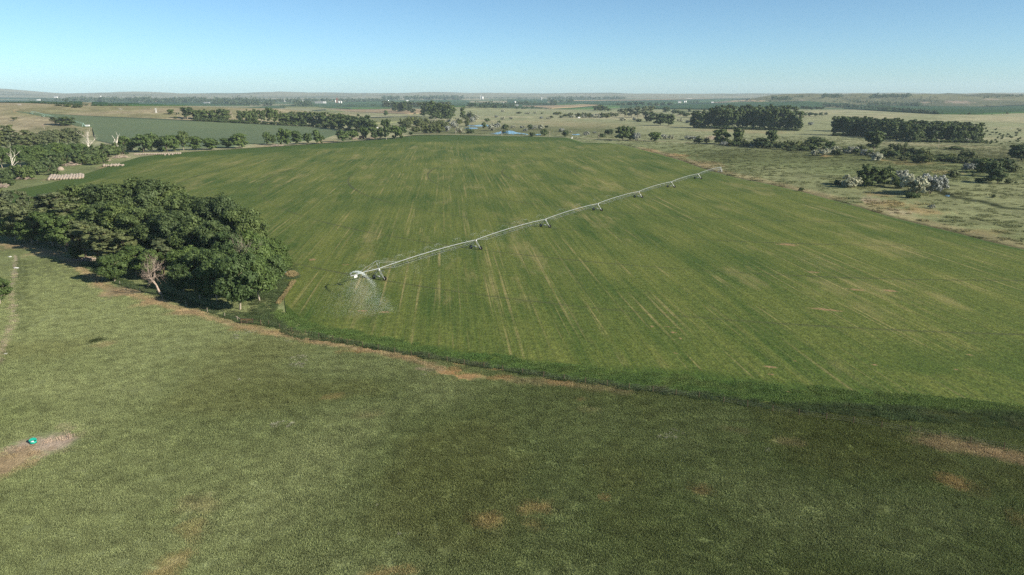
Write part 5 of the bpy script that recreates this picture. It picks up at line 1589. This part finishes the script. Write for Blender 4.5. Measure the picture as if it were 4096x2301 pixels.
# ------------------------------------------------------------------ fences, feeder and small things near the camera
FN = [(1075, 1302), (1163, 1327), (1419, 1383), (1605, 1416), (1885, 1464), (2200, 1514), (2526, 1558), (2805, 1596), (3131, 1655), (3383, 1690), (3638, 1732), (3979, 1792), (4200, 1830)]
q0 = ground([a for a, b in FN], [b for a, b in FN])[:, :2]
fence = empty('wire_fence', (q0[0][0], q0[0][1], 0))
tag(fence, 'barbed wire fence on thin posts between the crop and the pasture', 'fence')
post_me = MB(); post_me.tube((0, 0, -.2), (0, 0, 1.35), 0.075, 0.07, 6); post_me = post_me.mesh('post', M['wood'])
seg = np.hypot(*np.diff(q0, axis=0).T); cum = np.concatenate([[0], seg.cumsum()])
pos = np.arange(0, cum[-1], 4.6)
fp = np.stack([np.interp(pos, cum, q0[:, 0]), np.interp(pos, cum, q0[:, 1])], -1) + rng.normal(size=(len(pos), 2)) * .08
for x, y in fp:
    o = place('post', post_me, fence, (x - q0[0][0], y - q0[0][1], 0)); o.rotation_euler = (jit(0, .06), jit(0, .06), 0)
for h in (0.45, 0.8, 1.15):
    q = MB(); q.path([Vector((x - q0[0][0], y - q0[0][1], h)) for x, y in fp], 0.008, 3); q.build('wire', M['galv_dark'], fence)
GN_ = [(410, 1120), (480, 1140), (560, 1170), (650, 1197), (745, 1224), (830, 1250), (900, 1270), (950, 1284)]
q1 = ground([a for a, b in GN_], [b for a, b in GN_])[:, :2]
fence2 = empty('wire_fence', (q1[0][0], q1[0][1], 0)); tag(fence2, 'wire fence on pale posts in the long grass before the near grove', 'fence')
ppost = MB(); ppost.tube((0, 0, -.2), (0, 0, 1.3), 0.08, 0.075, 6); ppost = ppost.mesh('post', M['bark_pale'])
for x, y in q1: place('post', ppost, fence2, (x - q1[0][0], y - q1[0][1], 0))
for h in (.5, 1.05):
    q = MB(); q.path([Vector((x - q1[0][0], y - q1[0][1], h)) for x, y in q1], 0.008, 3); q.build('wire', M['galv_dark'], fence2)
a, b, c = G(965, 1296), G(1012, 1296), G(1044, 1302)
pf = empty('wooden_fence', a); tag(pf, 'dark weathered wooden panel fence at the corner of the near grove', 'fence')
for v in (a, a.lerp(b, .5), b, c):
    q = MB(); w_ = v - a; q.tube((w_.x, w_.y, -.2), (w_.x, w_.y, 1.5), .12, .11, 6); q.build('post', M['wood'], pf)
for h in (.4, .75, 1.1, 1.4):
    q = MB(); q.tube(Z * h, (b - a) + Z * h, .07, None, 4); q.build('rail', M['rust' if h == 1.1 else 'wood'], pf)
q = MB(); q.tube((b - a) + Z * 1.3, (c - a) + Z * 1.2, .06, None, 4); q.build('rail', M['wood'], pf)
q = MB(); q.tube(Z * 1.2, Z * 1.9 + Vector((-1.6, .8, 0)), .1, .05, 5); q.build('brace', M['deadwood'], pf)

# mineral feeder on the bare patch
p = G(133, 1772); t = empty('mineral_feeder', p, 0.5)
tag(t, 'teal rubber mineral feeder with white block on the bare dirt patch', 'feeder')
q = MB(); q.lathe([(0.30, 0.0), (0.52, 0.02), (0.56, 0.10), (0.53, 0.24), (0.50, 0.38), (0.45, 0.38), (0.44, 0.16), (0.10, 0.14)], 20); q.build('tub', M['teal'], t, (0, 0, 0), True)
q = MB(); k = 12   # the folded-back rubber flap
for i in range(k + 1):
    a_ = math.pi * i / k
    q.v += [(0.58 * math.cos(a_), 0.05 + 0.12 * math.sin(a_) , 0.40), (0.62 * math.cos(a_), 0.10 + 0.5 * math.sin(a_), 0.42 + 0.30 * math.sin(a_))]
q.f = [(2 * i, 2 * i + 1, 2 * i + 3, 2 * i + 2) for i in range(k)]
o = q.build('flap', M['teal'], t)
md = o.modifiers.new('thick', 'SOLIDIFY'); md.thickness = 0.03
q = MB(); q.lathe([(0.05, 0.16), (0.26, 0.18), (0.24, 0.40), (0.05, 0.43)], 12, (-0.10, -0.16, 0)); q.build('mineral_block', M['salt'], t, (0, 0, 0), True)
q = MB(); q.lathe([(0.34, -.02), (0.58, -.01), (0.60, 0.05), (.4, .06)], 18); q.build('base_ring', M['black'], t)

p = G(1142, 1096); q = MB(); q.lathe([(.28, 0), (.29, .1), (.28, .45), (.29, .8), (.1, .82)], 14)
tag(q.build('barrel', M['bluepaint'], None, p, True), 'small blue barrel in the weeds at the right tip of the near grove', 'barrel')


def rock(px, py, s, label, seed):
    bm = bmesh.new(); bmesh.ops.create_icosphere(bm, subdivisions=2, radius=1)
    g = np.random.default_rng(seed)
    for v in bm.verts: v.co *= 1 + 0.22 * g.normal(); v.co.z *= .45; v.co.x *= 1.5
    me = bpy.data.meshes.new('rock'); bm.to_mesh(me); bm.free(); me.materials.append(M['salt'])
    p = G(px, py); o = place('rock', me, None, (p.x, p.y, .1 * s)); o.scale = (s, s, s)
    tag(o, label, 'rock')


rock(64, 1073, .55, 'larger pale flat stone beside the worn trail', 1)
rock(40, 1028, .42, 'small pale stone left of the worn trail near the grove', 2)
rock(22, 1417, .3, 'small pale stone low on the worn trail', 3)

# ------------------------------------------------------------------ grass and crop cover near the camera
def tuft_mesh(name, seed, rad, n, h, w, lean, mat, per=5, row=None):
    """a patch of tufts, each a spray of bent blades"""
    g = np.random.default_rng(seed)
    if row:
        cx = (np.round(g.uniform(-rad, rad, n) / row) * row) + g.normal(size=n) * 0.05; cy = g.uniform(-rad, rad, n)
    else:
        rr = rad * np.sqrt(g.uniform(0, 1, n)); aa = g.uniform(0, 6.283, n); cx, cy = rr * np.cos(aa), rr * np.sin(aa)
    hh = h * g.uniform(0.45, 1.25, n)
    cx = np.repeat(cx, per); cy = np.repeat(cy, per); hh = np.repeat(hh, per) * g.uniform(.7, 1.2, n * per)
    a = g.uniform(0, 6.283, n * per); m = n * per
    bx, by = cx + .05 * np.cos(a), cy + .05 * np.sin(a)
    ox, oy = -np.sin(a) * w, np.cos(a) * w
    l = lean * hh * g.uniform(.3, 1.2, m)
    V = np.stack([np.stack([bx - ox, by - oy, np.full(m, -.03)], -1), np.stack([bx + ox, by + oy, np.full(m, -.03)], -1),
                  np.stack([bx + ox * .9 + l * .4 * np.cos(a), by + oy * .9 + l * .4 * np.sin(a), hh * .62], -1), np.stack([bx + l * np.cos(a), by + l * np.sin(a), hh], -1)], 1).reshape(-1, 3)
    F = np.arange(m * 4).reshape(-1, 4)
    return np_mesh(name, V, F, mat)


def grass_mat(name, a, b, dry, dscale=0.09, dlo=.5, dhi=.7, damt=.7, attr=0.0, gain=1.0):
    t = NT(name); P = t.pos(); a = sc3(a); b = sc3(b); dry = sc3(dry); gain = gain * ALB
    n0 = t.noise(P, 0.035, 4); n1 = t.noise(P, 0.35, 4, .65)
    c = t.mix(t.rng(n0, .36, .64, 0, 1), a, b)
    c = t.mix(t.rng(t.noise(P, dscale, 5, .7), dlo, dhi, 0, damt), c, dry)
    if attr:
        at = t.new('ShaderNodeAttribute', attribute_name='tint', attribute_type='INSTANCER')
        c = t.mix(attr, c, t.mix(1.0, at.outputs['Color'], (gain, gain, gain), 'MULTIPLY'))
    oi = t.new('ShaderNodeObjectInfo')
    k = t.math('MULTIPLY', t.rng(n1, .3, .7, .7, 1.3), t.rng(oi.outputs['Random'], 0, 1, .86, 1.14))
    cc = t.new('ShaderNodeCombineColor')
    for i in range(3): t.link(k, cc.inputs[i])
    c = t.mix(1.0, c, cc.outputs[0], 'MULTIPLY')
    t.link(c, t.p.inputs['Base Color']); t.rough(.75, .15)
    tr = t.new('ShaderNodeBsdfTranslucent'); t.link(c, tr.inputs[0])
    ms = t.new('ShaderNodeMixShader'); ms.inputs[0].default_value = .3
    t.link(t.p.outputs[0], ms.inputs[1]); t.link(tr.outputs[0], ms.inputs[2]); t.link(ms.outputs[0], t.out.inputs[0])
    return t.m


M['grass'] = grass_mat('pasture_grass', (0.22, 0.27, 0.115), (0.165, 0.21, 0.075), (0.34, 0.28, 0.14), attr=1.0, gain=1.45)
M['longgrass'] = grass_mat('long_grass', (0.15, 0.21, 0.095), (0.115, 0.17, 0.065), (0.28, 0.26, 0.14), damt=.5)
M['goldgrass'] = grass_mat('golden_grass', (0.48, 0.40, 0.21), (0.44, 0.36, 0.18), (0.50, 0.42, 0.23))
M['sage'] = grass_mat('pale_sage', (0.46, 0.46, 0.33), (0.40, 0.42, 0.29), (0.50, 0.48, 0.36))
M['cropleaf'] = grass_mat('crop_leaves', (0.145, 0.255, 0.072), (0.19, 0.28, 0.08), (0.26, 0.31, 0.10), damt=.7)


def scatter(name, pts, meshes, scale, label, cat, align=None, seed=0):
    """one cover of many small plants: points carry the turn and size of a few patch meshes"""
    g = np.random.default_rng(seed)
    k = g.integers(0, len(meshes), len(pts))
    for i, me in enumerate(meshes):
        P = pts[k == i]
        if not len(P): continue
        pm = bpy.data.meshes.new(name)
        pm.vertices.add(len(P)); pm.vertices.foreach_set('co', P[:, :3].astype(np.float32).ravel())
        rot = np.zeros((len(P), 3), np.float32)
        rot[:, 2] = g.uniform(0, 6.283, len(P)) if align is None else align + np.where(g.random(len(P)) < .5, 0, math.pi)
        ra = pm.attributes.new('turn', 'FLOAT_VECTOR', 'POINT'); ra.data.foreach_set('vector', rot.ravel())
        sa = pm.attributes.new('size', 'FLOAT', 'POINT'); sa.data.foreach_set('value', (scale * g.uniform(.75, 1.3, len(P)) * P[:, 3]).astype(np.float32))
        ta = pm.attributes.new('tint', 'FLOAT_VECTOR', 'POINT'); ta.data.foreach_set('vector', cover_rgb(P[:, 0], P[:, 1]).astype(np.float32).ravel())
        pm.update()
        po = bpy.data.objects.new(name + '_patch', me)
        ng = bpy.data.node_groups.new(name, 'GeometryNodeTree')
        ng.interface.new_socket('Geometry', in_out='INPUT', socket_type='NodeSocketGeometry')
        ng.interface.new_socket('Geometry', in_out='OUTPUT', socket_type='NodeSocketGeometry')
        gi = ng.nodes.new('NodeGroupInput'); go = ng.nodes.new('NodeGroupOutput')
        ip = ng.nodes.new('GeometryNodeInstanceOnPoints'); oi = ng.nodes.new('GeometryNodeObjectInfo')
        oi.inputs['Object'].default_value = po
        a1 = ng.nodes.new('GeometryNodeInputNamedAttribute'); a1.data_type = 'FLOAT_VECTOR'; a1.inputs[0].default_value = 'turn'
        a2 = ng.nodes.new('GeometryNodeInputNamedAttribute'); a2.data_type = 'FLOAT'; a2.inputs[0].default_value = 'size'
        ng.links.new(gi.outputs[0], ip.inputs['Points']); ng.links.new(oi.outputs['Geometry'], ip.inputs['Instance'])
        ng.links.new(a1.outputs[0], ip.inputs['Rotation']); ng.links.new(a2.outputs[0], ip.inputs['Scale'])
        ng.links.new(ip.outputs[0], go.inputs[0])
        o = place(name, pm)
        md = o.modifiers.new('cover', 'NODES'); md.node_group = ng
        tag(o, label, cat, None, 'stuff')


def region_points(n, d0, d1, test, seed, zoff=0.0):
    g = np.random.default_rng(seed)
    d = np.sqrt(g.uniform(d0 * d0, d1 * d1, n)); a = np.radians(g.uniform(-40, 40, n))
    x, y = d * np.sin(a), d * np.cos(a)
    px, py = project(x, y)
    k = test(px, py, x, y, d, g)
    m = k > 0
    return np.stack([x[m], y[m], np.full(m.sum(), zoff), k[m]], -1)


BAREP = []
for cx, cy, rx, ry, rgb, st in PATCH:
    if cy > 900 and st >= .9 and rgb is not DKG:
        p = G(cx, cy); BAREP.append((p.x, p.y, (G(cx + rx, cy) - p).length * .9, (G(cx, cy - ry) - G(cx, cy + ry)).length / 2 * .9))


def bare_mask(x, y):
    m = np.zeros(len(x), bool)
    for bx, by, wx, wy in BAREP: m |= ((x - bx) / wx) ** 2 + ((y - by) / wy) ** 2 < 1
    return m


def pasture_test(px, py, x, y, d, g):
    ok = (py > fbot(px) + 4) & (d < 330) & ~((px < 1090) & (py < 960))
    ok &= ~(bare_mask(x, y) & (g.random(len(x)) < .93))
    dens = np.clip((150 / d) ** 1.4, 0, 1) * sst(325, 230, d)
    ok &= g.random(len(x)) < dens
    return np.where(ok, 0.8 + 0.5 * fbm(x, y, 1 / 9., 2) + 0.25 * sst(0, 70, x), 0)


gm = [tuft_mesh('grass_patch', i, 0.95, 80, 0.13, 0.026, 0.9, M['grass'], 4) for i in range(5)]
scatter('pasture_grass', region_points(110000, 70, 330, pasture_test, 1), gm, 1.0, 'cropped pasture grass over the whole near slope', 'grass', seed=2)


def verge_test(px, py, x, y, d, g):
    off = py - fbot(px)
    w = np.interp(px, [1090, 1400, 2000, 2600, 3100, 3500, 4100], [40, 8, 8, 14, 26, 40, 60])
    ok = (off > -6) & (off < w) & (px > 1080) & (g.random(len(x)) < np.interp(px, [1000, 2500, 3400], [.5, .8, 1]))
    gr = (px < 1100) & (py > np.interp(px, [0, 150, 300, 480, 660, 820, 960, 1090], [945, 955, 1015, 1120, 1165, 1225, 1250, 1260])) & (py < np.interp(px, [0, 150, 300, 480, 660, 820, 960, 1090], [965, 985, 1050, 1140, 1195, 1245, 1290, 1310]))
    tip = (px > 1000) & (px < 1195) & (py > 1060) & (py < np.interp(px, [1000, 1090, 1110, 1192], [1290, 1262, 1216, 1115]))
    return np.where(ok | gr | tip, np.interp(px, [0, 1100, 2600, 4100], [1.0, .7, .8, 1.0]) * (0.4 + 1.1 * fbm(x, y, 1 / 5., 2)), 0)


lm = [tuft_mesh('long_grass_patch', 20 + i, 0.9, 40, 0.36, 0.035, 0.9, M['longgrass'], 6) for i in range(4)]
scatter('long_grass', region_points(120000, 90, 290, verge_test, 3), lm, 1.0, 'long dark grass along the fence and the grove edge', 'grass', seed=4)


def crop_test(px, py, x, y, d, g):
    ok = (py < fbot(px) - 1) & (py > ftop(px) + 4) & ~((px < 1195) & (py > 1040) & (py < np.interp(px, [1000, 1090, 1110, 1192], [1290, 1262, 1216, 1115])))
    db = (fbot(px) - py)
    near = np.clip((190 / d) ** 2, 0, 1)
    ring = db < np.interp(px, [1100, 1700, 2200, 3000, 3600, 4100], [60, 40, 48, 80, 50, 30]) * (0.35 + 1.2 * fbm(x, y, 1 / 12., 3))
    ok &= g.random(len(x)) < np.where(ring, near, 0) * np.clip(.25 + 1.1 * fbm(x + 50, y, 1 / 7., 2), 0, 1)
    return np.where(ok, 1.0 + .5 * (fbm(x, y, 1 / 6., 2) - .5), 0)


cm = [tuft_mesh('crop_patch', 40 + i, 0.9, 60, 0.13, 0.05, 1.3, M['cropleaf'], 5) for i in range(4)]
scatter('leafy_crop', region_points(60000, 120, 260, crop_test, 5, 0.12), cm, 1.0, 'dense dark green crop leaves along the lower field edge', 'crop', seed=6)


def gold_test(px, py, x, y, d, g):
    t = (1217 - py) / (1217 - 1125.0); c = 1112 + t * 66
    ok = (t > 0) & (t < 1) & (np.abs(px - c) < 6)
    ok |= (np.hypot((px - 1168) / 26, (py - 1100) / 12) < 1)
    return np.where(ok & (g.random(len(px)) < .35), .7, 0)


gd = [tuft_mesh('golden_grass_patch', 60 + i, 0.5, 40, 0.8, 0.03, 0.4, M['goldgrass'], 4) for i in range(2)]
scatter('golden_grass', region_points(260000, 190, 250, gold_test, 7), gd, .9, 'strip of tall golden grass at the right tip of the near grove', 'grass', seed=8)

SG = [(970, 1328, 30, 9), (1010, 1333, 20, 5), (940, 1350, 20, 10), (1150, 1366, 22, 5), (1200, 1435, 40, 14), (1190, 1460, 30, 16), (1685, 1500, 14, 6), (1130, 1700, 60, 14), (1040, 1712, 12, 5), (2680, 1740, 60, 20), (3075, 1800, 30, 10), (1600, 2130, 12, 8), (1500, 2030, 24, 10), (3080, 2290, 30, 6), (960, 1520, 10, 4), (2410, 1500, 8, 3)]


def sage_test(px, py, x, y, d, g):
    ok = np.zeros(len(px), bool)
    for cx, cy, rx, ry in SG: ok |= (np.hypot((px - cx) / rx, (py - cy) / ry) < 1)
    return np.where(ok & (g.random(len(px)) < .22), 1.0, 0)


sm = [tuft_mesh('sage_patch', 70 + i, 0.35, 8, 0.22, 0.03, 1.0, M['sage'], 5) for i in range(2)]
scatter('pale_sage', region_points(160000, 80, 210, sage_test, 9), sm, 1.0, 'pale grey-green sage sprigs dotted in the pasture', 'sage', seed=10)

def tuss_test(px, py, x, y, d, g):
    ok = ((px > 2450) & (py < ftop(px) - 4) & (py > 560)) | ((py < 600) & (py > 470) & (px > 1700) & (py < ftop(px) - 4))
    k = fbm(x, y, 1 / 40., 3)
    ok &= g.random(len(px)) < .12 + .5 * sst(.40, .75, k)
    return np.where(ok, .6 + 1.2 * g.random(len(px)) ** 2, 0)


M['tussock'] = grass_mat('meadow_tussock', (0.24, 0.28, 0.13), (0.30, 0.31, 0.15), (0.40, 0.36, 0.20), damt=.5, attr=.75, gain=1.35)
tm = [tuft_mesh('tussock_patch', 80 + i, 1.6, 36, 0.42, 0.07, 0.9, M['tussock'], 5) for i in range(3)]
scatter('meadow_tussocks', region_points(70000, 260, 1100, tuss_test, 11), tm, 1.0, 'rough grass tussocks dotting the meadows beyond the crop', 'grass', seed=12)

# ------------------------------------------------------------------ summer haze in the valley air
q = MB(); q.box((0, 0, 0), (25400, 25400, 1))
zlo, zhi = -1.5, 210.0
q.v = [(x, y, zlo if z < 0 else zhi) for x, y, z in q.v]
hz = NT('haze')
hz.n.remove(hz.p)
pv = hz.new('ShaderNodeVolumePrincipled')
pv.inputs['Color'].default_value = (0.66, 0.84, 1.0, 1)
pv.inputs['Density'].default_value = 0.000044
pv.inputs['Anisotropy'].default_value = 0.0
hz.link(pv.outputs[0], hz.out.inputs['Volume'])
tag(q.build('haze', hz.m), 'thin blue summer haze filling the whole valley air', 'haze', None, 'stuff')
